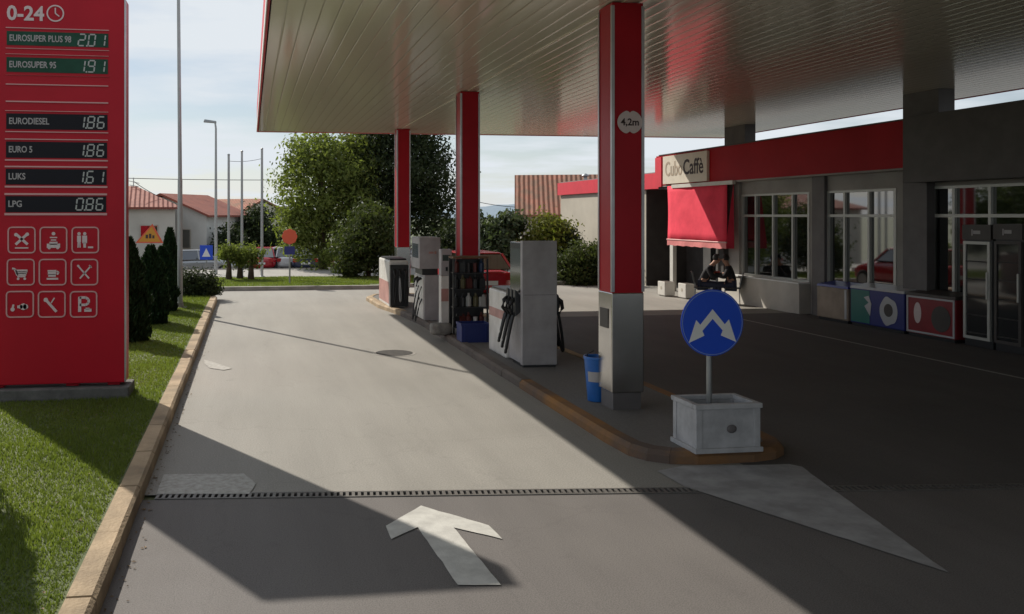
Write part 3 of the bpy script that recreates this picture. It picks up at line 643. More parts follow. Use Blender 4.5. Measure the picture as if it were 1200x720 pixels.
for k in range(20):
    a, c = vv[k], vv[k+1]; za = 1.42+.012*math.sin(k*2.1); zb = 1.42+.012*math.sin((k+1)*2.1)
    mb.face([a, c, (c[0]-.01*math.sin(k), c[1], zb), (a[0]-.01*math.sin(k-1), a[1], za)])
o = mb.build('valance', mat('valance', (.68, .22, .22), .8, var=.1) and 'valance', aw)
mb = MB(); mb.face([(12.66, A0, 3.2), (12.45, A0, 1.6), (12.45, A0, 1.43), (12.68, A0, 1.43)]); mb.build('side_cloth', 'red_cloth', aw)
mb = MB(); mb.box(12.6, 12.69, A0-.04, A1+.04, 3.13, 3.235); mb.build('cassette', 'white_paint', aw)

# annex
an_ = thing('annex_building', 'flat beige annex with thin red fascia beyond the shop', 'building', (0, 0, 0))
XA = 12.9; ye = YX(657, XA); yo = YX(757, XA)
mb = MB(); mb.box(XA, 22, yo, ye, 0, 3.15); mb.box(XA+1.7, 22, ycaf+.05, yo, 2.75, 3.15); mb.build('wall', 'wall_beige', an_)
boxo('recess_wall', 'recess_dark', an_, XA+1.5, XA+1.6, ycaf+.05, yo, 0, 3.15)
fa = MB(); fa.box(XA-.1, 22, ycaf+.05, ye+.1, 3.16, 3.66); fa.build('fascia', 'red_bright', an_)
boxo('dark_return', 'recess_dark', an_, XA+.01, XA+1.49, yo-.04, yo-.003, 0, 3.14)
boxo('roof', 'roof_membrane', an_, XA, 22, ycaf+.1, ye, 3.662, 3.70)
mb = MB(); v_ = onX(686, 207, 14.); mb.tube([(14, v_.y, 3.69), (14, v_.y, 3.95)], .08); mb.lathe([(.14, 0), (.16, .05), (.03, .13)], (14, v_.y, 3.95), 12); mb.build('roof_vent', 'galv', an_, smooth=True)

# ================================================================== PRICE SIGN
YS = 10.5
ps = thing('price_sign', 'tall red fuel price sign with six displays and service symbols on lawn', 'price sign', (0, 0, 0))
sx0, sx1, sz0, sz1 = -3.06, -1.475, .31, 4.90
pn_ = boxo('panel', 'red_sign', ps, sx0, sx1, YS, YS+.30, sz0, sz1, bevel=.012)
boxo('edge_trim', 'silver_trim', ps, sx1-.01, sx1+.008, YS-.006, YS+.02, sz0+.01, sz1-.01)
boxo('foot_block', 'sign_base', ps, -3.2, -1.42, YS-.10, YS+.42, .05, .27, bevel=.015)
for x in (-2.95, -2.1, -1.62): boxo('leg', 'red_sign', ps, x-.07, x+.07, YS+.08, YS+.22, .245, .34)
def S(px, py): return onY(px, py, YS)
def sbox(px0, py0, px1, py1, m, name, parent, th=.006, off=0.):
    a, b_ = S(px0, py0), S(px1, py1); mb = MB(); mb.box(min(a.x, b_.x), max(a.x, b_.x), YS-off-th, YS-off, min(a.z, b_.z), max(a.z, b_.z)); return mb.build(name, m, parent)
text_mesh('opening_hours', '0-24', .235, 'pale_print', ps, (S(8, 16).x, YS-.004, S(8, 16).z), FRONT, width=.42, offset=.006)
def ring(mb, cx, cz, r, w, n=28, y=YS-.008, yb=YS-.001):
    for k in range(n):
        a0, a1 = 2*math.pi*k/n, 2*math.pi*(k+1)/n
        P = lambda rr, a, yy: (cx+rr*math.cos(a), yy, cz+rr*math.sin(a))
        mb.hexa([P(r-w, a0, yb), P(r, a0, yb), P(r, a1, yb), P(r-w, a1, yb)], [P(r-w, a0, y), P(r, a0, y), P(r, a1, y), P(r-w, a1, y)])
def line(mb, x0, z0, x1, z1, w, y=YS-.009, yb=YS-.001):
    d = Vector((x1-x0, z1-z0)).normalized(); nx_, nz_ = -d.y*w/2, d.x*w/2
    P = [(x0+nx_, z0+nz_), (x1+nx_, z1+nz_), (x1-nx_, z1-nz_), (x0-nx_, z0-nz_)]
    mb.hexa([(a, yb, b) for a, b in P], [(a, y, b) for a, b in P])
mb = MB(); c_ = S(65, 16); ring(mb, c_.x, c_.z, .10, .016); line(mb, c_.x, c_.z, c_.x, c_.z+.065, .014); line(mb, c_.x, c_.z, c_.x+.045, c_.z-.035, .014, y=YS-.0105); mb.build('clock_symbol', 'pale_print', ps)
sbox(30, -6, 133, -2, 'dark_print', 'groove', ps, .004)
# seven segment digits
SEG = {'0': 'abcdef', '1': 'bc', '2': 'abged', '6': 'afgedc', '8': 'abcdefg', '9': 'abcdfg'}
def digit(mb, ch, x, z, w, h, y):
    t = .016; sl = .12*h
    def seg(xa, za, xb, zb):
        line(mb, x+xa+sl*(za/h), z+za, x+xb+sl*(zb/h), z+zb, t, y=y-.004, yb=y)
    hh = h/2; g = .007
    S_ = {'a': (g, h, w-g, h), 'b': (w, hh+g, w, h-g), 'c': (w, g, w, hh-g), 'd': (g, 0, w-g, 0), 'e': (0, g, 0, hh-g), 'f': (0, hh+g, 0, h-g), 'g': (g, hh, w-g, hh)}
    for s2 in SEG[ch]: seg(*S_[s2])
rows = [(36.5, 56, 'green_display', 'EUROSUPER PLUS 98', '201', 74), (67, 87, 'green_display', 'EUROSUPER 95', '191', 56),
        (133, 153, 'black_display', 'EURODIESEL', '186', 48), (166, 186, 'black_display', 'EURO 5', '186', 28),
        (198, 217, 'black_display', 'LUKS', '161', 20), (230, 249, 'black_display', 'LPG', '086', 16)]
for i, (ya_, yb_, m_, name_, price, tw) in enumerate(rows):
    l_, r_ = 8-.3*i, 127-.5*i
    dp = sbox(l_, ya_, r_, yb_, m_, 'price_display', ps, .006)
    tag(dp, ('green' if i < 2 else 'black')+' display reading '+price[0]+'.'+price[1:])
    zc = S(60, (ya_+yb_)/2).z
    text_mesh('fuel_name', name_, .105, 'label_text', dp, (S(l_+3, 50).x, YS-.008, zc), FRONT, width=tw*.0094, offset=.002)
    xr = S(r_-3, 50).x; wdt, hgt_ = .072, .135; pitch = .114
    for k, ch in enumerate(price): mb = MB(); digit(mb, ch, xr-pitch*(3-k)+.025, zc-hgt_/2, wdt, hgt_, YS-.007); mb.build('price_digit', 'digit', dp)
    xx = xr-pitch*2+.012; mb = MB(); mb.box(xx-.009, xx+.009, YS-.011, YS-.007, zc-hgt_/2-.009, zc-hgt_/2+.009); mb.build('decimal_point', 'digit', dp)
    for yy_ in (ya_-2.2, yb_+2.2): sbox(l_-1, yy_-1.3, r_+1, yy_+1.3, 'pink_trim', 'trim_line', ps, .012)
for yy_ in (100, 120): sbox(7, yy_-1.8, 127, yy_+1.8, 'pink_trim', 'trim_line', ps, .012)
# service symbols
def icon(cx, cy, kind):
    c = S(cx, cy); r = .150; w = .016; mb = MB(); rc = .04
    pts = []
    for (sx, sz, a0) in ((1, 1, 0), (-1, 1, 90), (-1, -1, 180), (1, -1, 270)):
        for k in range(4): a = R(a0+30*k); pts.append((c.x+sx*(r-rc)+rc*math.cos(a), c.z+sz*(r-rc)+rc*math.sin(a)))
    for k in range(16):
        a, b2 = pts[k], pts[(k+1) % 16]; line(mb, a[0], a[1], b2[0], b2[1], w)
    fr_ = mb.build('service_symbol', 'pink_trim', ps)
    g = MB(); L = lambda a, b_, c2, d_, w2=.02: line(g, c.x+a*r, c.z+b_*r, c.x+c2*r, c.z+d_*r, w2, y=YS-.006)
    Dk = lambda a, b_, rr: g.extr([(c.x+a*r+rr*r*math.cos(2*math.pi*k/12), YS-.001, c.z+b_*r+rr*r*math.sin(2*math.pi*k/12)) for k in range(12)], (0, -.0055, 0))
    dark = None
    if kind == 'tools': L(-.45, -.35, .4, .45, .03); L(-.4, .45, .45, -.35, .03); Dk(.42, .45, .14); Dk(-.42, .42, .14); L(-.5, -.62, .5, -.62, .014)
    if kind == 'wash': Dk(0, .5, .14); L(-.28, .2, .28, .2, .014); L(-.2, .0, .2, 0, .014); L(-.5, -.45, .5, -.45, .05); L(-.3, -.25, .3, -.25, .035); Dk(-.32, -.62, .11); Dk(.32, -.62, .11)
    if kind == 'wc':
        Dk(-.48, .5, .13); L(-.48, .35, -.48, -.15, .045); L(-.54, -.15, -.56, -.6, .015); L(-.42, -.15, -.40, -.6, .015)
        Dk(-.05, .5, .13); L(-.05, .35, -.05, -.25, .055); L(-.1, -.2, -.1, -.6, .015); L(.0, -.2, .0, -.6, .015); L(.2, -.58, .6, -.58, .02)
    if kind == 'cart': L(-.65, .3, -.45, .25, .02); L(-.45, .25, -.25, -.25, .025); L(-.40, .1, .5, .1, .03); L(-.35, -.04, .45, -.04, .03); L(-.28, -.18, .4, -.18, .03); L(-.25, -.35, .35, -.35, .016); Dk(-.2, -.52, .1); Dk(.3, -.52, .1)
    if kind == 'cup': L(-.38, .1, .28, .1, .02); L(-.36, -.08, .26, -.08, .04); L(-.33, -.26, .24, -.26, .03); L(.3, .05, .46, .0, .02); L(.46, .0, .34, -.2, .02); L(-.45, -.52, .42, -.52, .022)
    if kind == 'cutlery': L(-.5, .5, .35, -.5, .018); L(.5, .5, -.35, -.5, .018); L(.35, .55, .55, .35, .014); Dk(-.48, .5, .09)
    if kind == 'fish': Dk(.25, -.2, .26); Dk(.42, -.2, .2); Dk(.05, -.2, .16); L(-.05, -.2, -.2, -.2, .03); Dk(-.55, -.4, .16); L(-.55, -.3, -.48, -.02, .022)
    if kind == 'spanner': L(-.4, .3, .35, -.6, .03); Dk(-.45, .35, .17); L(.2, .5, -.05, .1, .015)
    if kind == 'park': L(-.3, -.6, -.3, .6, .035); L(-.3, .53, .15, .53, .03); L(.15, .53, .38, .38, .03); L(.38, .38, .38, .1, .03); L(.38, .1, .15, -.05, .03); L(.15, -.05, -.3, -.05, .03); L(.05, -.48, .6, -.48, .035); L(.15, -.35, .45, -.35, .02)
    g.build('pictogram', 'pale_print', fr_)
for j, row in enumerate((('tools', 'wash', 'wc'), ('cart', 'cup', 'cutlery'), ('fish', 'spanner', 'park'))):
    for i, k_ in enumerate(row): icon(25.5+37.3*i-1.*j, 281.5+37.6*j, k_)

# ================================================================== DIRECTION SIGN + PLANTER
pl0 = G(816, 532.5, .105); pl1 = G(898, 532.5, .105); pw = pl1.x-pl0.x; pd = .44; px0_, py0_ = pl0.x, pl0.y; zb = .108
pt = thing('planter_box', 'square white panelled planter box on the rounded island nose', 'planter', (px0_, py0_, zb))
hb = .435
for nm, (a, b2, c2, d2) in {'front': (0.02, pw-.02, .01, .035), 'back': (.02, pw-.02, pd-.035, pd-.01), 'left': (.01, .035, .036, pd-.036), 'right': (pw-.035, pw-.01, .036, pd-.036)}.items():
    MB().box(a, b2, c2, d2, .03, hb-.03).build('side_panel', 'planter_white', pt)
for (a, c2) in ((0, 0), (pw-.06, 0), (0, pd-.06), (pw-.06, pd-.06)): MB().box(a, a+.06, c2, c2+.06, 0, hb-.03).build('corner_post', 'planter_white', pt, bevel=.004)
mb = MB(); e = .014
mb.box(-e, pw+e, -e, .045, hb-.03, hb+.015); mb.box(-e, pw+e, pd-.045, pd+e, hb-.03, hb+.015); mb.box(-e, .045, .0455, pd-.0455, hb-.03, hb+.015); mb.box(pw-.045, pw+e, .0455, pd-.0455, hb-.03, hb+.015)
mb.build('rim', 'planter_white', pt, bevel=.005)
mb = MB(); mb.box(-.018, pw+.018, -.018, .0085, .0, .045); mb.box(-.018, .0085, .009, pd+.018, 0, .045); mb.build('base_rail', 'planter_white', pt, bevel=.004)
mb = MB(); mb.box(.036, pw-.036, .036, pd-.036, .05, hb-.10); mb.build('soil', 'planter_soil', pt)
mb = MB(); mb.lathe([(.045, 0), (.05, .008), (.02, .02)], (0, 0, 0), 14, 'Y'); o = mb.build('rosette', 'pilaster', pt, smooth=True); o.location = (pw*.55, .008, hb*.50); o.scale = (1, -1, .8)
# sign
sp = at(831, 440, 8.05)
rs = thing('direction_sign', 'round blue road sign with two white arrows on thin grey post', 'road sign', (sp.x, sp.y, .47))
zc = H+(253-378.5)/1000*8.0; cxs = at(835, 378, 8.0).x-sp.x; zc -= .47
mb = MB(); mb.tube([(0, 0, -.0), (0, 0, .4), (.0, 0, zc+.25)], .025, 12); mb.build('post', 'galv', rs, smooth=True)
Rd = .312
mb = MB(); mb.lathe([(Rd-.01, -.050), (Rd, -.048), (Rd, -.035), (Rd-.01, -.032)], (cxs, 0, zc), 48, 'Y'); ds = mb.build('disc', 'blue_sign', rs, smooth=False)
mb = MB()
for k in range(48):
    a0, a1 = 2*math.pi*k/48, 2*math.pi*(k+1)/48; P = lambda rr, a, yy: (cxs+rr*math.cos(a), yy, zc+rr*math.sin(a))
    mb.face([P(Rd-.016, a0, -.0512), P(Rd-.010, a0, -.0512), P(Rd-.010, a1, -.0512), P(Rd-.016, a1, -.0512)])
mb.build('border_line', mat('pale_blue', (.25, .35, .6), .4) and 'pale_blue', ds)
# arrows: from photo pixel offsets about the disc centre (8.05 mm per px)
A = [(0,-15.5),(15,2),(20,-3.5),(29,22.5),(10,14.5),(12.5,9),(0,-4.5)]
left = [(-x, y) for x, y in A]
for pts in (A, left):
    pp = [(cxs+x*.0082, -.0515, zc-y*.0082) for x, y in pts]
    mb = MB().extr(pp, (0, -.0015, 0)); mb.build('arrow', 'sign_white', ds)
mb = MB(); mb.box(-.03, .03, -.031, .03, zc-.1, zc-.07); mb.box(-.03, .03, -.031, .03, zc+.08, zc+.11); mb.build('clamp', 'galv', rs)

# ================================================================== PUMPS
def hose(mb, x, y, sgn, z0=1.15, z1=.38, out_=.16, r=.014):
    pts = []
    for k in range(15):
        t = k/14; pts.append((x+sgn*out_*math.sin(math.pi*t)**.6, y+.05*math.sin(t*5), z0+(z1-z0)*math.sin(math.pi*t) if 0 else z0-(z0-z1)*math.sin(math.pi*t)+ (0-.25*t)))
    mb.tube(pts, r, 7)
p0 = G(612, 431, .105); p1 = G(655, 431, .105); Wd = p1.x-p0.x
d1 = thing('fuel_dispenser', 'large fuel dispenser with tall grey end panel and black hoses, nearest the camera', 'fuel pump', (p0.x, p0.y, .105), 0, 'fuel dispensers on the island')
MB().box(0, Wd, 0, .09, .03, 1.83).build('end_panel', 'pump_grey', d1, bevel=.008)
MB().box(.02, Wd-.02, .0, .5, 0, .03).build('base_plate', 'dark_plastic', d1)
MB().box(.05, Wd-.05, .092, .75, 1.06, 1.80).build('display_head', 'display_dark', d1, bevel=.01)
mb = MB(); mb.box(.0485, .0495, .15, .70, 1.35, 1.7); mb.build('screen', mat('screen_dark', (.06, .08, .075), .1) and 'screen_dark', d1)
MB().box(.03, Wd-.03, .092, .75, .03, 1.055).build('body', 'pump_grey', d1, bevel=.008)
cb = MB().box(-.01, Wd, .76, 1.72, .0, 1.02).build('cabinet', 'pump_white', d1, bevel=.03)
MB().box(-.013, Wd+.003, .80, 1.68, .58, .72).build('stripe', 'pump_stripe', cb)
MB().box(.03, Wd-.03, .80, 1.66, 1.021, 1.05).build('cabinet_top', 'dark_plastic', cb)
for sgn in (-1, 1):
    xf = .028 if sgn < 0 else Wd-.028
    for k in range(3):
        yk = .16+.17*k
        mb = MB(); x0, x1 = sorted((xf+sgn*.002, xf+sgn*.10)); mb.hexa([(x0, yk-.06, .72), (x1, yk-.06, .80), (x1, yk+.06, .80), (x0, yk+.06, .72)], [(x0, yk-.05, 1.12), (x1, yk-.05, 1.02), (x1, yk+.05, 1.02), (x0, yk+.05, 1.12)])
        mb.build('nozzle_holster', 'dark_plastic', d1, bevel=.01)
        mb = MB(); mb.tube([(xf+sgn*.09, yk, .98), (xf+sgn*.15, yk, .93), (xf+sgn*.17, yk, .83), (xf+sgn*.12, yk, .75)], [.03, .034, .028, .02], 8); mb.build('nozzle', 'rubber', d1, smooth=True)
        mb = MB(); mb.tube([(xf+sgn*(.10+.13*math.sin(math.pi*t_)**.7-.05*t_), yk+.16*t_, .78-(.62-.06*k)*math.sin(math.pi*t_)**.8+.05*t_) for t_ in [i_/18 for i_ in range(19)]], .022, 8); mb.build('hose', 'rubber', d1, smooth=True)
mb = MB(); mb.box(.03, Wd-.03, -.0035, -.0005, 1.045, 1.049); mb.build('panel_seam', 'dark_plastic', d1)
for (x_, z_) in ((.03, .07), (Wd-.03, .07), (.03, 1.79), (Wd-.03, 1.79)): mb = MB(); mb.lathe([(.006, -.004), (.006, -.0005)], (x_, 0, z_), 8, 'Y'); mb.build('screw', 'galv', d1)
# second dispenser (grey head over grey body)
p0 = G(499, 376, .105); p1 = G(516, 376, .105)
d2 = thing('fuel_dispenser', 'grey and white fuel dispenser with raised head, between farthest and middle columns', 'fuel pump', (p0.x-.03, p0.y, .105), 0, 'fuel dispensers on the island')
w2 = p1.x-p0.x+.05
MB().box(0, w2, 0, .55, .0, .95).build('body', 'pump_grey', d2, bevel=.008)
MB().box(-.018, -.001, .04, 1.0, .02, .90).build('side_cover', 'pump_white', d2)
MB().box(0.02, w2-.04, .56, 1.05, 0, .95).build('rear_body', 'pump_white', d2)
MB().box(-.10, w2-.0, .03, .9, 1.08, 1.74).build('display_head', 'pump_grey', d2, bevel=.01)
MB().box(-.03, w2-.05, .08, .85, .951, 1.079).build('neck', 'dark_plastic', d2)
mb = MB(); mb.box(.10, .20, .024, .029, 1.40, 1.44); mb.box(.22, .26, .024, .029, 1.39, 1.45); mb.build('label_mark', 'pump_stripe', d2)
mb = MB(); mb.box(-.105, -.101, .15, .8, 1.3, 1.6); mb.build('screen', 'screen_dark', d2)
for k in range(2):
    yk = .2+.3*k; mb = MB(); mb.tube([(-.03, yk, .88), (-.11, yk, .83), (-.13, yk, .7)], [.03, .034, .022], 8); mb.build('nozzle', 'rubber', d2, smooth=True)
    mb = MB(); hose(mb, -.02, yk, -1, .7, .1, .13); mb.build('hose', 'rubber', d2, smooth=True)
# narrow column unit
p0 = G(517, 383, .105); p1 = G(530, 383, .105)
pt_ = thing('payment_post', 'narrow white upright unit standing beside the middle red column', 'terminal', (p0.x, p0.y, .105))
MB().box(0, p1.x-p0.x, 0, .22, 0, 1.0).build('lower_body', 'pump_white', pt_, bevel=.008)
MB().box(0, p1.x-p0.x, 0, .22, 1.003, 1.53).build('upper_body', 'pump_grey', pt_, bevel=.008)
MB().box(.0, .2, -.004, -.0005, .5, .75).build('faded_panel', 'pump_stripe', pt_).scale = ((p1.x-p0.x)/.22, 1, 1)
MB().box(.03, (p1.x-p0.x)-.03, -.005, -.001, 1.30, 1.42).build('screen', 'screen_dark', pt_)
MB().box((p1.x-p0.x)*.5-.02, (p1.x-p0.x)*.5+.02, -.02, -.001, 1.1, 1.18).build('card_slot', 'dark_plastic', pt_)
# far low dispenser
p0 = G(457, 361, .105); 
d3 = thing('fuel_dispenser', 'low white and red fuel dispenser with dark end, at sunlit far end of island', 'fuel pump', (p0.x, p0.y, .105), 0, 'fuel dispensers on the island')
MB().box(0, .46, 0.12, 1.75, 0, 1.12).build('body', 'pump_white', d3, bevel=.03)
MB().box(-.004, -.0005, .15, 1.7, .08, .6).build('red_band', 'pump_stripe', d3)
MB().box(0.01, .45, 0, .118, .03, 1.02).build('end_panel', 'dark_plastic', d3, bevel=.01)
MB().box(.03, .43, .2, 1.6, 1.122, 1.16).build('cabinet_top', 'dark_plastic', d3)
for k in range(3):
    xk = .10+.13*k; mb = MB(); mb.tube([(xk, -.01, .9), (xk, -.08, .85), (xk, -.09, .72)], [.03, .034, .02], 8); mb.build('nozzle', 'rubber', d3, smooth=True)
    mb = MB(); mb.tube([(xk+.02*math.sin(t_*6), -.06-.07*math.sin(math.pi*t_), .75-.6*math.sin(math.pi*t_)) for t_ in [i/12 for i in range(13)]], .016, 7); mb.build('hose', 'galv' if k == 1 else 'rubber', d3, smooth=True)
# goods rack against middle column
p0 = at(531, 385, 15.75); p1 = at(574, 385, 15.75); rx0, rx1 = p0.x, p1.x; ry = p0.y
rk = thing('goods_rack', 'dark metal shelf rack stacked with bottles and cans before middle column', 'rack', (rx0, ry, .105))
rw = rx1-rx0; rdp = .36
for (a, c2) in ((0, 0), (rw-.03, 0), (0, rdp-.03), (rw-.03, rdp-.03)): MB().box(a, a+.03, c2, c2+.03, 0, 1.40).build('upright', 'dark_plastic', rk)
MB().box(.031, rw-.031, rdp-.02, rdp-.01, .1, 1.38).build('back_sheet', 'dark_plastic', rk)
shelf_z = [.12, .48, .82, 1.12]
for z in shelf_z: MB().box(.031, rw-.031, .0, rdp-.021, z, z+.02).build('shelf', 'dark_plastic', rk)
mb = MB(); mb.box(0, rw, -.005, rdp, 1.403, 1.44); mb.build('header', 'wood', rk)
def bottle(kind):
    mb = MB()
    if kind == 0: mb.lathe([(.045, 0), (.05, .01), (.05, .17), (.02, .21), (.02, .25)], (0, 0, 0), 10); return mb
    if kind == 1: mb.lathe([(.04, 0), (.04, .16), (.038, .17)], (0, 0, 0), 12); return mb
    mb.hexa([(-.06, -.035, 0), (.06, -.035, 0), (.06, .035, 0), (-.06, .035, 0)], [(-.055, -.03, .18), (.055, -.03, .18), (.055, .03, .18), (-.055, .03, .18)]); mb.box(.01, .04, -.015, .015, .181, .22); return mb
protos = {}; rnd = random.Random(5); gm = ['goods_a', 'goods_b', 'goods_c', 'goods_d', 'dark_plastic', 'rubber', 'rubber', 'dark_plastic']
shn = ['bottom', 'second lowest', 'second highest', 'top']; ncol = {'goods_a': 'red', 'goods_b': 'blue', 'goods_c': 'yellow', 'goods_d': 'white', 'dark_plastic': 'black', 'rubber': 'black'}
kn = ['bottle', 'can', 'canister']
for si, z in enumerate(shelf_z):
    for k in range(5):
        kind = rnd.randrange(3); mm = rnd.choice(gm); key = (kind, mm)
        if key not in protos: protos[key] = bottle(kind).build('oil_'+kn[kind] if 1 else '', mm).data; bpy.data.objects.remove([o for o in COL.objects if o.data == protos[key]][0])
        o = bpy.data.objects.new('oil_'+kn[kind], protos[key]); COL.objects.link(o)
        o.location = (rx0+.09+k*(rw-.18)/4, ry+.12+rnd.uniform(-.03, .06), .105+z+.021); o.rotation_euler.z = rnd.uniform(-.3, .3)
        tag(o, f"{ncol[mm]} {kn[kind]} on the {shn[si]} rack shelf, {['leftmost','second from left','middle','second from right','rightmost'][k]} in its row", kn[kind], 'goods on the rack shelves')
# blue crate, stone block
def crate():
    c = G(541, 402, .105); w, dpt, h_ = .50, .36, .33
    t_ = thing('storage_crate', 'dark blue plastic crate on the floor before the goods rack', 'crate', (c.x, c.y, .105))
    mb = MB(); tk = .015
    mb.box(0, w, 0, tk, 0, h_); mb.box(0, w, dpt-tk, dpt, 0, h_); mb.box(0, tk, tk, dpt-tk, 0, h_); mb.box(w-tk, w, tk, dpt-tk, 0, h_); mb.box(tk, w-tk, tk, dpt-tk, 0, tk); mb.build('shell', 'navy_plastic', t_)
    mb = MB(); mb.box(-.012, w+.012, -.012, -.0005, h_-.04, h_); mb.box(-.012, -.0005, 0, dpt, h_-.04, h_); mb.box(w*.1, w*.16, -.01, -.001, .0, h_-.042); mb.box(w*.84, w*.9, -.01, -.001, 0, h_-.042); mb.build('ribs', 'navy_plastic', t_)
crate()
c = G(518, 393.5, .105); mb = MB(); bm = bmesh.new(); bmesh.ops.create_icosphere(bm, subdivisions=3, radius=1)
rr_ = random.Random(2)
for v in bm.verts:
    n_ = v.co.copy(); k = 1/max(abs(n_.x), abs(n_.y), abs(n_.z))**.72; v.co = Vector((n_.x*.20*k, n_.y*.15*k, n_.z*.11*k))*(1+.05*math.sin(n_.x*7+n_.y*5)*math.cos(n_.z*6))
me = bpy.data.meshes.new('stone_block'); bm.to_mesh(me); bm.free(); me.materials.append(MATS['stone']); me.polygons.foreach_set('use_smooth', [True]*len(me.polygons))
o = bpy.data.objects.new('stone_block', me); COL.objects.link(o); o.location = (c.x, c.y+.1, .215); tag(o, 'rough grey stone block at the island edge below narrow white unit', 'stone')
# blue bin by front column
bx = thing('blue_bin', 'tall blue plastic bin with paper label behind the front column', 'bin', (4.08, colY[0]+.39+.14, .105))
mb = MB(); mb.lathe([(.105, 0), (.11, .01), (.15, .50), (.158, .50), (.158, .53), (.142, .53), (.10, .05)], (0, 0, 0), 20); mb.build('body', 'blue_plastic', bx, smooth=True)
mb = MB(); mb.add([(x, y, z) for z, rr2 in ((.24, .1345), (.36, .1445)) for x, y in [(rr2*math.cos(a), rr2*math.sin(a)) for a in [R(200+12*k) for k in range(9)]]], [(k, k+1, 9+k+1, 9+k) for k in range(8)]); mb.build('paper_label', 'label_text', bx)
mb = MB(); mb.tube([(-.12, .0, .40), (-.13, -.02, .56), (-.05, -.03, .60)], .008, 6); mb.build('handle', 'dark_plastic', bx)

# ================================================================== FREEZERS AND FRIDGES
XFz = 12.55
def zat(px, py, X=XFz): return onX(px, py, X).z
def chest(px0, px1, h, body, label, lid, art=None, legs=False):
    ya, yb = YX(px1, XFz)+.01, YX(px0, XFz)-.01
    t_ = thing('chest_freezer', label, 'freezer', (XFz, ya, 0), 0, 'freezers in a row along the shop wall'); L_ = yb-ya; dp_ = .42
    MB().box(0, dp_, 0, L_, .06, h-.06).build('body', body, t_, bevel=.02)
    MB().box(.02, dp_-.02, .03, L_-.03, 0, .059).build('base', 'dark_plastic', t_)
    MB().hexa([(-.01, -.005, h-.058), (dp_+.01, -.005, h-.058), (dp_+.01, L_+.005, h-.058), (-.01, L_+.005, h-.058)], [(.01, .01, h-.01), (dp_, .01, h+.05), (dp_, L_-.01, h+.05), (.01, L_-.01, h-.01)]).build('lid', lid, t_)
    return t_, L_
t_, L_ = chest(957, 994, .80, 'freezer_beige', 'beige chest freezer with blue lid below the second shop window', 'lid_blue')
MB().box(-.006, -.001, .04, .10, .1, .72).build('side_strip', 'freezer_lid', t_)
t_, L_ = chest(996, 1060, .84, 'freezer_blue', 'blue and teal ice cream chest freezer with round white emblem', 'freezer_lid')
MB().box(-.005, -.001, L_*.62, L_-.03, .09, .76).build('teal_panel', 'freezer_teal', t_)
g = MB(); 
for (yy_, z_, ry_, rz_) in ((.30, .40, .24, .28),): g.extr([(-.003, L_*.27+ry_*math.cos(a), z_+rz_*math.sin(a)*(1+.08*math.cos(5*a))) for a in [2*math.pi*k/30 for k in range(30)]], (-.004, 0, 0))
g.build('emblem', 'freezer_lid', t_)
g = MB(); g.extr([(-.0075, L_*.27+.12*math.cos(a), .42+.13*math.sin(a)) for a in [2*math.pi*k/20 for k in range(20)]], (-.002, 0, 0)); g.build('emblem_center', 'dark_cladding', t_)
g = MB(); g.extr([(-.006, L_*.62+.02, .66), (-.006, L_*.62+.16, .62), (-.006, L_*.62+.02, .52), (-.006, L_*.62+.14, .44), (-.006, L_*.62-.02, .25), (-.006, L_*.62-.06, .5)], (-.003, 0, 0)); g.build('white_motif', 'freezer_lid', t_)
t_, L_ = chest(1062, 1120, .84, 'freezer_red', 'red chest freezer with pale framed picture, beside the tall fridge', 'dark_cladding')
g = MB(); w = .035
g.box(-.012, -.001, 0.01, L_-.01, .74, .74+w); g.box(-.012, -.001, .01, L_-.01, .08, .08+w); g.box(-.012, -.001, .01, .01+w, .08+w, .74); g.box(-.012, -.001, L_-.01-w, L_-.01, .08+w, .74); g.build('picture_frame', 'freezer_lid', t_)
g = MB(); g.extr([(-.002, L_*.28+.22*math.cos(a), .40+.24*math.sin(a)) for a in [2*math.pi*k/24 for k in range(24)]], (-.004, 0, 0)); g.build('picture_oval', 'dark_cladding', t_)
g = MB(); g.extr([(-.002, L_*.76+.09*math.cos(a), .46+.2*math.sin(a)) for a in [2*math.pi*k/16 for k in range(16)]], (-.004, 0, 0)); g.build('picture_figure', 'pale_print', t_)
def tall_fridge(px0, px1, h, label, light):
    ya, yb = YX(px1, XFz)+.02, YX(px0, XFz)-.01
    t_ = thing('drinks_fridge', label, 'fridge', (XFz, ya, 0), 0, 'tall drinks fridges along the shop wall'); L_ = yb-ya
    MB().box(.05, .6, 0, L_, 0, h).build('cabinet', 'dark_plastic', t_, bevel=.01)
    MB().box(0.0, .049, 0, L_, h-.26, h).build('header', 'dark_cladding', t_)
    text_mesh('header_text', 'COLD', .12, 'label_text', t_, (-.003, L_*.7, h-.13), LEFTW, 'CENTER') if 0 else None
    g = MB(); g.box(-.004, -.001, L_*.35, L_*.6, h-.16, h-.10); g.box(-.004, -.001, L_*.62, L_*.66, h-.19, h-.08); g.build('header_mark', 'label_text', t_)
    w = .05; dz0, dz1 = .14, h-.29; g = MB()
    g.box(0, .048, .02, L_-.02, dz1-w, dz1); g.box(0, .048, .02, L_-.02, dz0, dz0+w); g.box(0, .048, .02, .02+w, dz0+w, dz1-w); g.box(0, .048, L_-.02-w, L_-.02, dz0+w, dz1-w)
    dr = g.build('door', 'alu' if light else 'dark_cladding', t_)
    MB().box(.02, .03, .02+w, L_-.02-w, dz0+w, dz1-w).build('door_pane', mat('fridge_glass', (.02, .022, .024), .05, spec=.8) and 'fridge_glass', dr)
    for s3 in range(5):
        z = dz0+.1+s3*(dz1-dz0-.15)/5; MB().box(.014, .0195, .02+w, L_-.02-w, z, z+.022).build('shelf_edge', 'recess_dark', dr)
    MB().box(-.02, -.001, .05, .08, h*.4, h*.62).build('handle', 'alu', dr)
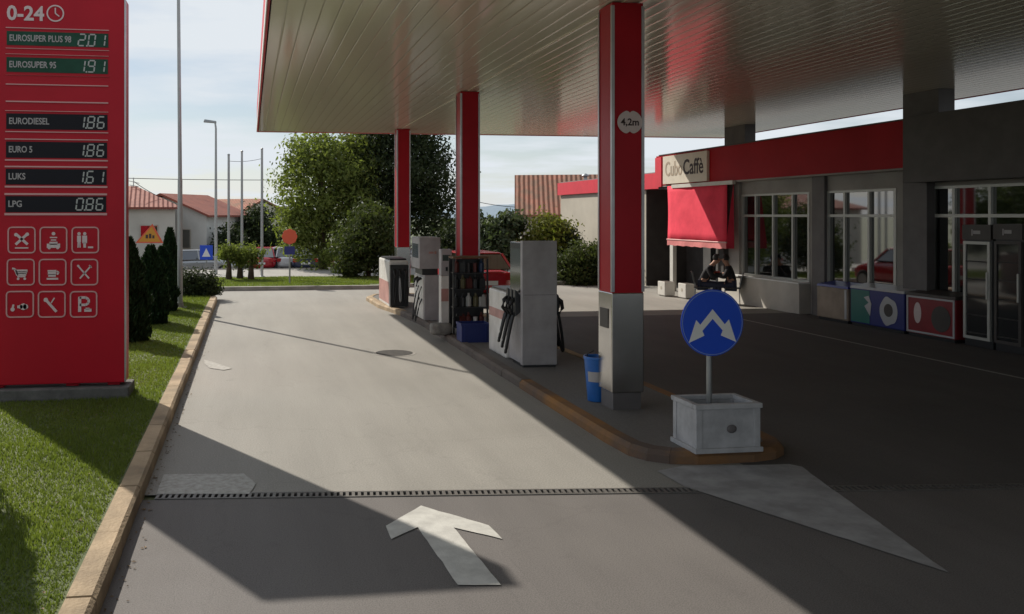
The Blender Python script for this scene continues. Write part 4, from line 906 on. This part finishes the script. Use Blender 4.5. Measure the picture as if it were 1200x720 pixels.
tall_fridge(1127, 1162, 2.14, 'dark upright drinks fridge with pale door frame beside red freezer', True)
tall_fridge(1163, 1199, 2.16, 'black upright drinks fridge at the right edge, without pale frame', False)

# ================================================================== CAFE FRONT: boxes, people, table
for (px, py, w, lab) in ((779, 348, .31, 'white stone flower box nearer the white post, left one of two'), (803.5, 351, .28, 'white stone flower box under the awning, right one of two')):
    c = G(px, py); t_ = thing('flower_box', lab, 'planter', (c.x, c.y, 0), 0, 'flower boxes before the cafe')
    MB().box(0, w, 0, .42, .03, .42).build('box', 'white_paint', t_, bevel=.012); MB().box(.03, w-.03, .03, .39, 0, .029).build('foot', 'kerb_grey', t_)
    MB().box(.04, w-.04, .04, .38, .421, .425).build('soil', 'planter_soil', t_)
    g = MB().extr([(-.001, .21+.05*math.cos(a), .24+.05*math.sin(a)) for a in [2*math.pi*k/12 for k in range(12)]], (-.004, 0, 0)); g.build('rosette', 'wall_beige', t_)
def skin(name, joints, edges, m, parent, sub=2):
    """joints: (x,y,z,r)"""
    me = bpy.data.meshes.new(name); me.from_pydata([j[:3] for j in joints], edges, []); o = bpy.data.objects.new(name, me); COL.objects.link(o)
    sk = o.modifiers.new('skin', 'SKIN'); sk.use_smooth_shade = True
    for i, v in enumerate(me.skin_vertices[0].data): v.radius = (joints[i][3], joints[i][3]*(joints[i][4] if len(joints[i]) > 4 else 1)); v.use_root = (i == 0)
    s2 = o.modifiers.new('s', 'SUBSURF'); s2.levels = sub; s2.render_levels = sub
    bpy.context.view_layer.update(); dg = bpy.context.evaluated_depsgraph_get(); m2 = bpy.data.meshes.new_from_object(o.evaluated_get(dg)); bpy.data.objects.remove(o)
    m2.materials.clear(); m2.materials.append(MATS[m]); m2.polygons.foreach_set('use_smooth', [True]*len(m2.polygons))
    o = bpy.data.objects.new(name, m2); COL.objects.link(o); o.parent = parent; return o
def seated(label, loc, rz, top, lean=.22):
    t_ = thing('person', label, 'person', loc, rz)      # faces local +x
    hp = (0, 0, .50); ch = (lean*.75, 0, .86); nk = (lean*1.15, 0, 1.02); hd = (lean*1.6+.02, 0, 1.13)
    J = [(*hp, .12), (lean*.35, 0, .66, .125), (*ch, .14), (*nk, .05), (*hd, .082), (hd[0]+.02, 0, 1.19, .07)]
    E = [(0, 1), (1, 2), (2, 3), (3, 4), (4, 5)]
    for s_ in (-1, 1):
        b0 = len(J)
        J += [(ch[0], s_*.17, .91, .055), (ch[0]+.10, s_*.24, .70, .043), (ch[0]+.30, s_*.14, .76, .032), (ch[0]+.38, s_*.10, .785, .03)]
        E += [(2, b0), (b0, b0+1), (b0+1, b0+2), (b0+2, b0+3)]
        for f_ in range(4): J += [(ch[0]+.455, s_*.10+(f_-1.5)*.018, .775, .008)]; E += [(b0+3, len(J)-1)]
        J += [(ch[0]+.41, s_*.10-s_*.045, .79, .009)]; E += [(b0+3, len(J)-1)]
        b1 = len(J)
        J += [(.02, s_*.10, .48, .085), (.42, s_*.12, .50, .062), (.40, s_*.12, .10, .038), (.42, s_*.12, .05, .04), (.52, s_*.13, .035, .03)]
        E += [(0, b1), (b1, b1+1), (b1+1, b1+2), (b1+2, b1+3), (b1+3, b1+4)]
    skin('body', J, E, 'skin', t_)
    Js = [(0, 0, .50, .135), (lean*.35, 0, .66, .145), (*ch, .155), (nk[0]-.01, 0, .985, .07)]; Es = [(0, 1), (1, 2), (2, 3)]
    for s_ in (-1, 1):
        b0 = len(Js); Js += [(ch[0], s_*.175, .91, .085), (ch[0]+.10, s_*.245, .70, .072), (ch[0]+.34, s_*.125, .775, .052)]; Es += [(2, b0), (b0, b0+1), (b0+1, b0+2)]
    skin('jacket', Js, Es, top, t_)
    Jt = [(0, 0, .50, .14)]; Et = []
    for s_ in (-1, 1):
        b0 = len(Jt); Jt += [(.02, s_*.10, .48, .10), (.42, s_*.12, .50, .078), (.40, s_*.12, .12, .055)]; Et += [(0, b0), (b0, b0+1), (b0+1, b0+2)]
    skin('trousers', Jt, Et, 'cloth_navy', t_)
    for s_ in (-1, 1):
        mb = MB(); mb.hexa([(.34, s_*.12-.045, 0), (.60, s_*.13-.045, 0), (.60, s_*.13+.045, 0), (.34, s_*.12+.045, 0)], [(.35, s_*.12-.04, .09), (.57, s_*.13-.035, .05), (.57, s_*.13+.035, .05), (.35, s_*.12+.04, .09)]); mb.build('shoe', 'rubber', t_, bevel=.01)
    bm = bmesh.new(); bmesh.ops.create_uvsphere(bm, u_segments=16, v_segments=10, radius=1)
    for v in bm.verts: v.co = Vector((v.co.x*.098-.018, v.co.y*.092, v.co.z*.105+.025))
    bmesh.ops.delete(bm, geom=[v for v in bm.verts if v.co.x > .045 and v.co.z < .07 or v.co.z < -.055], context='VERTS')
    me = bpy.data.meshes.new('hair'); bm.to_mesh(me); bm.free(); me.materials.append(MATS['hair']); o = bpy.data.objects.new('hair', me); COL.objects.link(o); o.parent = t_; o.location = (hd[0], 0, 1.17)
    mb = MB(); mb.lathe([(.006, -.02), (.016, 0), (.006, .02)], (hd[0]+.105, 0, 1.15), 6); mb.build('nose', 'skin', t_, smooth=True)
    return t_
def chair(label, loc, rz):
    t_ = thing('cafe_chair', label, 'chair', loc, rz, 'cafe chairs')
    MB().box(-.2, .2, -.2, .2, .40, .43).build('seat', 'dark_plastic', t_, bevel=.01)
    MB().hexa([(-.22, -.19, .5), (-.20, -.19, .5), (-.20, .19, .5), (-.22, .19, .5)], [(-.29, -.18, .82), (-.27, -.18, .82), (-.27, .18, .82), (-.29, .18, .82)]).build('backrest', 'dark_plastic', t_)
    for a in (-1, 1):
        for b2 in (-1, 1): mb = MB(); mb.tube([(a*.19, b2*.19, 0), (a*.17, b2*.17, .4)] + ([(-.25, b2*.17, .8)] if a < 0 else []), .012, 6); mb.build('leg', 'galv', t_)
pa_ = at(823, 253, 22.6); pb_ = at(858, 253, 22.3)
ang = math.atan2(pb_.y-pa_.y, pb_.x-pa_.x)
chair('dark cafe chair under the left seated person', (pa_.x, pa_.y, 0), ang); chair('dark cafe chair under the right seated person', (pb_.x, pb_.y, 0), ang+math.pi)
seated('seated person in black jacket leaning forward, on left behind blue sign', (pa_.x, pa_.y, 0), ang, 'cloth_black')
seated('seated person in dark jacket on right, next to the low shop wall', (pb_.x, pb_.y, 0), ang+math.pi, 'cloth_black', .10)
mid = (pa_+pb_)/2; t_ = thing('cafe_table', 'small round cafe table between the two seated people', 'table', (mid.x, mid.y, 0))
mb = MB(); mb.lathe([(.20, .70), (.21, .71), (.21, .725), (.20, .73)], (0, 0, 0), 24); mb.build('table_top', 'wood', t_); mb = MB(); mb.lathe([(.16, 0), (.16, .015), (.025, .03), (.025, .70)], (0, 0, 0), 14); mb.build('pedestal', 'galv', t_)
mb = MB(); mb.lathe([(.05, 0), (.07, .03), (.075, .08), (.07, .11)], (mid.x, mid.y, .732), 14); o = mb.build('coral_bowl', 'cloth_coral', smooth=True); tag(o, 'coral red bowl on the small cafe table', 'bowl')

# ================================================================== CARS
def car(label, loc, rz, paint, group, L=4.0, Wc=1.68, Hc=1.42):
    t_ = thing('parked_car', label, 'car', loc, rz, group)
    hw = Wc/2; st = [(-L/2, .55, .42, .80), (-L/2+.12, .82, .28, .88), (-L/2+.7, .97, .22, .92), (-.4, 1., .20, .93), (.5, 1., .20, .93), (L/2-.9, .97, .20, .90), (L/2-.3, .88, .24, .74), (L/2, .6, .34, .60)]
    mb = MB(); n = 12; vs = []
    for x, w, z0, z1 in st:
        for k in range(n):
            a = 2*math.pi*k/n+math.pi/n; cx = math.copysign(abs(math.cos(a))**.45, math.cos(a)); cz = math.copysign(abs(math.sin(a))**.55, math.sin(a)); vs.append((x, hw*w*cx, (z0+z1)/2+(z1-z0)/2*cz))
    m_ = len(st); fs_ = [(i*n+k, i*n+(k+1) % n, (i+1)*n+(k+1) % n, (i+1)*n+k) for i in range(m_-1) for k in range(n)]+[tuple(range(n)), tuple(range((m_-1)*n, m_*n))]
    mb.add(vs, fs_); mb.build('body', paint, t_, smooth=True)
    b_ = [(-L/2+.25, hw*.88), (L/2-1.15, hw*.88)]; tp = [(-L/2+.65, hw*.68), (.35, hw*.68)]
    lo = [(b_[0][0], -b_[0][1], .88), (b_[1][0], -b_[1][1], .88), (b_[1][0], b_[1][1], .88), (b_[0][0], b_[0][1], .88)]
    hi = [(tp[0][0], -tp[0][1], Hc-.05), (tp[1][0], -tp[1][1], Hc-.05), (tp[1][0], tp[1][1], Hc-.05), (tp[0][0], tp[0][1], Hc-.05)]
    MB().hexa(lo, hi).build('glasshouse', 'window_glass', t_, bevel=.04)
    hi2 = [(x, y*1.02, z+.005) for x, y, z in hi]; MB().hexa(hi2, [(x*.96, y*.9, Hc) for x, y, z in hi2]).build('roof', paint, t_, bevel=.02)
    mb = MB()
    for i in range(4): mb.tube([lo[i], (hi[i][0], hi[i][1]*1.02, hi[i][2]+.01)], .035, 6)
    for sy in (-1, 1): mb.tube([(-.1, sy*hw*.87, .9), (-.15, sy*hw*.69, Hc-.04)], .035, 6)
    mb.build('pillars', paint, t_)
    for x in (-L/2+.75, L/2-.8):
        for sy in (-1, 1):
            mb = MB(); mb.lathe([(.22, -.09), (.30, -.08), (.30, .08), (.22, .09)], (x, sy*(hw-.08), .30), 18, 'Y'); wh = mb.build('wheel', 'tyre', t_, smooth=True)
            mb = MB(); mb.lathe([(.19, -.012), (.17, .0), (.05, .012)], (x, sy*(hw-.08)+sy*.09, .30), 14, 'Y'); mb.build('rim', 'hub', wh)
    for sy in (-1, 1):
        mb = MB(); mb.box(L/2-.22, L/2-.06, *sorted((sy*hw*.45, sy*hw*.80)), .50, .63); mb.build('headlight', 'lamp_glass', t_, bevel=.02)
        mb = MB(); mb.box(-L/2+.02, -L/2+.12, *sorted((sy*hw*.55, sy*hw*.86)), .62, .82); mb.build('tail_light', 'tail_lens', t_, bevel=.02)
    mb = MB(); mb.box(-L/2-.02, -L/2+.02, -.26, .26, .50, .61); mb.box(L/2-.02, L/2+.02, -.26, .26, .38, .48); mb.build('number_plate', 'sign_white', t_)
    return t_
# red car beyond the island (behind the goods rack)
pc_ = at(566, 253, 22.6); car('red hatchback standing beyond the goods rack on far side of island', (pc_.x, pc_.y+1.4, 0), R(90), 'car_red', None, 3.8, 1.64, 1.32)
for px, d_, paint, cl_, rz in ((312, 50, 'car_red', 'red parked car beyond cross road, left of the white one', 80), (334, 50.6, 'car_white', 'white parked car beyond the cross road next to the red one', 95), (357, 50, 'car_navy', 'dark blue parked car under the leafy tree, right of the white one', 88), (391, 51, 'car_maroon', 'maroon parked car half hidden behind the olive bush', 92), (231, 46, 'car_silver', 'silver car parked before the white house, behind low shrub', 20)):
    l_ = gl(px, d_); car(cl_, (l_[0], l_[1], gz(l_[1])+.03), R(rz), paint, 'cars parked beyond the road')
l_ = gl(462, 42); car('white van-like car half seen through the foliage by farthest column', (l_[0], l_[1], gz(l_[1])+.03), R(15), 'car_white', 'cars parked beyond the road')

# ================================================================== POLES, ROAD SIGNS, WIRES
p = G(211, 361, .13)
lp = thing('tall_pole', 'tall slim grey pole rising from lawn at far end of the cypress row', 'pole', (p.x, p.y, .13))
mb = MB(); mb.tube([(0, 0, 0), (0, 0, 3.0), (0, 0, 3.05), (-.04, 0, 7.7)], [.062, .056, .048, .038], 14); mb.build('pole', 'pole_grey', lp, smooth=True)
mb = MB(); mb.box(-.16, .16, -.16, .16, 0, .02); mb.lathe([(.09, .02), (.075, .12)], (0, 0, 0), 14); mb.build('base_plate', 'kerb_grey', lp)
mb = MB(); mb.lathe([(.04, 0), (.045, .03), (.01, .07)], (-.04, 0, 7.7), 12); mb.build('cap', 'galv', lp)
a = gl(253, 33.5); sl_ = thing('street_lamp', 'street lamp with flat head pointing left beyond the grass strip', 'street lamp', (a[0], a[1], 0))
hz_ = H+.110*33.5
mb = MB(); mb.tube([(0, 0, 0), (0, 0, 3), (0, 0, hz_-.25), (-.03, 0, hz_-.02)], [.07, .055, .04, .035], 10); mb.build('pole', 'pole_grey', sl_, smooth=True)
mb = MB(); mb.hexa([(-.48, -.13, hz_-.02), (.02, -.06, hz_-.06), (.02, .06, hz_-.06), (-.48, .13, hz_-.02)], [(-.44, -.09, hz_+.09), (.02, -.05, hz_+.03), (.02, .05, hz_+.03), (-.44, .09, hz_+.09)]); mb.build('lamp_head', 'galv', sl_, bevel=.02)
tops = []
for px, yt, lab, wd in ((268, 182, 'leftmost of three slim grey poles beyond the grass strip', .045), (283.5, 178, 'middle one of three slim grey poles, in front of the round tree', .04), (307, 175, 'rightmost of three slim grey poles, nearest the leafy tree', .045)):
    a = gl(px, 32.); ztp = H+(253-yt)/1000*32.; t_ = thing('slim_pole', lab, 'pole', (a[0], a[1], 0), 0, 'slim poles beyond the grass strip')
    mb = MB(); mb.tube([(0, 0, 0), (0, 0, ztp*.5), (0, 0, ztp)], [.055, .05, wd], 10); mb.lathe([(.1, 0), (.1, .03), (.06, .05)], (0, 0, 0), 10); mb.build('shaft', 'pole_grey', t_, smooth=True)
    mb = MB(); mb.lathe([(.05, ztp), (.055, ztp+.02), (.02, ztp+.05)], (0, 0, 0), 10); mb.build('cap', 'galv', t_)
    tops.append(Vector((a[0], a[1], ztp)))
def wire(label, a, b2, sag, r=.008):
    pts = [a.lerp(b2, k/16)-Vector((0, 0, sag*4*(k/16)*(1-k/16))) for k in range(17)]
    mb = MB(); mb.tube(pts, r, 5); o = mb.build('overhead_wire', 'rubber'); tag(o, label, 'wire')
wire('short sagging wire between the outer slim poles', tops[0]-Vector((0, 0, .22)), tops[2]-Vector((0, 0, .35)), .06)
wire('long overhead wire running behind the poles above the house roofs', at(60, 206, 54), at(345, 211, 60), .1, .022)
wire('thin wire sloping down from the roof antenna to second house', at(157, 213, 50), at(187, 231, 50), .05, .02)
wire('thin dark wire beyond the bushes right of middle column', at(545, 233, 56), at(606, 243, 56), .1, .02)
# round red-orange sign on pole on grass strip
a = gl(339.5, 27.8); t_ = thing('round_sign', 'round orange red road sign on thin pole standing on grass strip', 'road sign', (a[0], a[1], .09), R(-10))
zc2 = H+(253-277.5)/1000*27.8-.09
mb = MB(); mb.tube([(0, 0, 0), (0, 0, zc2+.2)], .028, 8); mb.build('pole', 'galv', t_)
mb = MB(); mb.lathe([(.255, -.045), (.26, -.04), (.26, -.03), (.25, -.028)], (0, 0, zc2), 8, 'Y'); mb.build('sign_plate', 'orange_red', t_)
MB().box(-.17, .17, -.045, -.03, zc2-.58, zc2-.32).build('lower_plate', 'freezer_blue', t_)
# crossing sign
a = gl(242, 40); zg = gz(a[1]); t_ = thing('crossing_sign', 'small blue square road sign with white triangle before the white house', 'road sign', (a[0], a[1], zg), R(-8))
zc3 = H+(253-296)/1000*40-zg; mb = MB(); mb.tube([(0, 0, 0), (0, 0, zc3)], .035, 8); mb.build('pole', 'galv', t_)
sq = MB().box(-.30, .30, -.06, -.04, zc3-.34, zc3+.34).build('sign_plate', 'blue_sign', t_); MB().extr([(-.2, -.061, zc3-.2), (.2, -.061, zc3-.2), (0, -.061, zc3+.2)], (0, -.004, 0)).build('triangle', 'sign_white', sq)
# triangular works sign
a = gl(177, 27.5); t_ = thing('warning_sign', 'orange triangular warning sign with dark symbol behind the cypress row', 'road sign', (a[0], a[1], 0), R(-12))
zb_ = H+(253-285)/1000*27.5; ht = .62
mb = MB(); mb.tube([(0, 0, 0), (0, 0, zb_+.3)], .03, 8); mb.build('pole', 'galv', t_)
tri_ = [(-.50, -.05, zb_), (.42, -.05, zb_), (.06, -.05, zb_+ht)]
pl_ = MB().extr(tri_, (0, .02, 0)).build('sign_plate', 'orange_red', t_)
c3 = Vector((-.02, 0, zb_+ht*.34)); MB().extr([tuple(Vector((p_[0], -.051, p_[2])).lerp(Vector((c3.x, -.051, c3.z)), .2)) for p_ in tri_], (0, -.003, 0)).build('sign_face', 'orange_sign', pl_)
g = MB(); g.box(-.16, -.08, -.0565, -.0545, zb_+.15, zb_+.27); g.box(-.05, .03, -.0565, -.0545, zb_+.15, zb_+.30); g.box(.06, .13, -.0565, -.0545, zb_+.15, zb_+.25); g.build('symbol', 'dark_print', pl_)

# ================================================================== HOUSES
def house(label, c, w, l, ez, rz_, rot, wall, tiles, wins, hip=.25, name='house'):
    """ridge along local x; eaves at +-w/2"""
    zg = gz(c[1]); t_ = thing(name, label, 'house', (c[0], c[1], zg), rot); ez -= zg; rz_ -= zg; ov = .35
    wl = MB(); wl.box(-l/2, l/2, -w/2, w/2, 0, ez)
    if hip < .5: wl.add([(-l/2, -w/2, ez), (-l/2, w/2, ez), (-l/2, 0, rz_-.12), (-l/2+.25, -w/2, ez), (-l/2+.25, w/2, ez), (-l/2+.25, 0, rz_-.12)], [(0, 1, 2), (3, 5, 4), (0, 2, 5, 3), (1, 4, 5, 2)])
    if hip < .5: wl.add([(l/2, -w/2, ez), (l/2, w/2, ez), (l/2, 0, rz_-.12), (l/2-.25, -w/2, ez), (l/2-.25, w/2, ez), (l/2-.25, 0, rz_-.12)], [(0, 2, 1), (3, 4, 5), (0, 3, 5, 2), (1, 2, 5, 4)])
    wl.build('wall', wall, t_)
    sl2 = (rz_-ez)/(w/2); zo = ez-ov*sl2; mb = MB(); tk = .12
    for s_ in (-1, 1):
        mb.hexa([(-l/2-ov, s_*(w/2+ov), zo), (l/2+ov, s_*(w/2+ov), zo), (l/2+ov-hip, 0, rz_), (-l/2-ov+hip, 0, rz_)], [(-l/2-ov, s_*(w/2+ov), zo+tk), (l/2+ov, s_*(w/2+ov), zo+tk), (l/2+ov-hip, 0, rz_+tk), (-l/2-ov+hip, 0, rz_+tk)])
    mb.build('roof', tiles, t_)
    for (side, u, z, ww, hh_) in wins:      # side: 'f' (-y) or 'r' (+x) or 'l'
        g = MB(); gg = MB()
        if side == 'f': g.box(u-ww/2-.06, u+ww/2+.06, -w/2-.05, -w/2-.001, z-.06, z+hh_+.06); gg.box(u-ww/2, u+ww/2, -w/2-.056, -w/2-.051, z, z+hh_)
        else:
            s_ = 1 if side == 'r' else -1; x0, x1 = sorted((s_*(l/2+.001), s_*(l/2+.05))); g.box(x0, x1, u-ww/2-.06, u+ww/2+.06, z-.06, z+hh_+.06); x0, x1 = sorted((s_*(l/2+.051), s_*(l/2+.056))); gg.box(x0, x1, u-ww/2, u+ww/2, z, z+hh_)
        f_ = g.build('window', 'wall_beige', t_); gg.build('pane', 'window_glass', f_)
    return t_
def hz(py, d): return H+(253-py)/1000*d
# house 1: mostly behind the price sign
a = at(118, 253, 50); h1 = house('cream house with red tiled roof, partly behind the price sign', (a.x, a.y+2), 8.5, 8.0, hz(243, 47), hz(219, 50), R(6), 'wall_cream', 'tiles_red', [('f', 2.55, 1.9, .9, .8), ('f', 0, 1.9, .9, .9)], 2.6)
mb = MB(); mb.tube([(1.6, -.2, 3.9), (1.6, -.2, 5.6)], .03, 6); mb.tube([(1.3, -.2, 5.4), (1.95, -.2, 5.25)], .02, 6); mb.tube([(1.35, -.2, 5.15), (1.9, -.2, 5.05)], .02, 6); mb.build('antenna', 'galv', h1)
a = at(191, 253, 53); house('white house with red roof and pale gable, between price sign and round tree', (a.x+2.5*math.cos(R(62)), a.y+2.5*math.sin(R(62))), 6.2, 5.0, hz(252, 51), hz(229, 53), R(62), 'wall_white', 'tiles_red', [('l', -1.6, 1.3, .7, 1.1), ('f', 1.2, 1.0, .6, 1.6)], .0)
a = at(228, 253, 62); house('long low white outbuilding standing behind the silver car', (a.x, a.y), 4, 4.4, hz(259, 60), hz(251, 62), R(4), 'wall_white', 'tiles_worn', [('f', 1.2, 1.0, .7, 1.0)], .0)
a = at(268, 253, 66); house('smaller farther house with brownish red roof next to the round tree', (a.x, a.y+1), 6, 6.4, hz(249, 64), hz(235, 66), R(-35), 'wall_cream', 'tiles_worn', [('f', 0, 1.6, .8, 1.0)], .3)
a = at(603, 253, 46); th = R(-17.7); L4 = 5.2
h4 = house('grey house with long ribbed terracotta roof behind the annex', (a.x+(L4/2+.35)*math.cos(th)-2.85*math.sin(th), a.y+(L4/2+.35)*math.sin(th)+2.85*math.cos(th)), 5.0, L4, hz(251, 46)+.12, hz(208, 49), th, 'wall_beige', 'tiles_worn', [('f', -1.0, 1.4, .8, 1.0)], 0.)
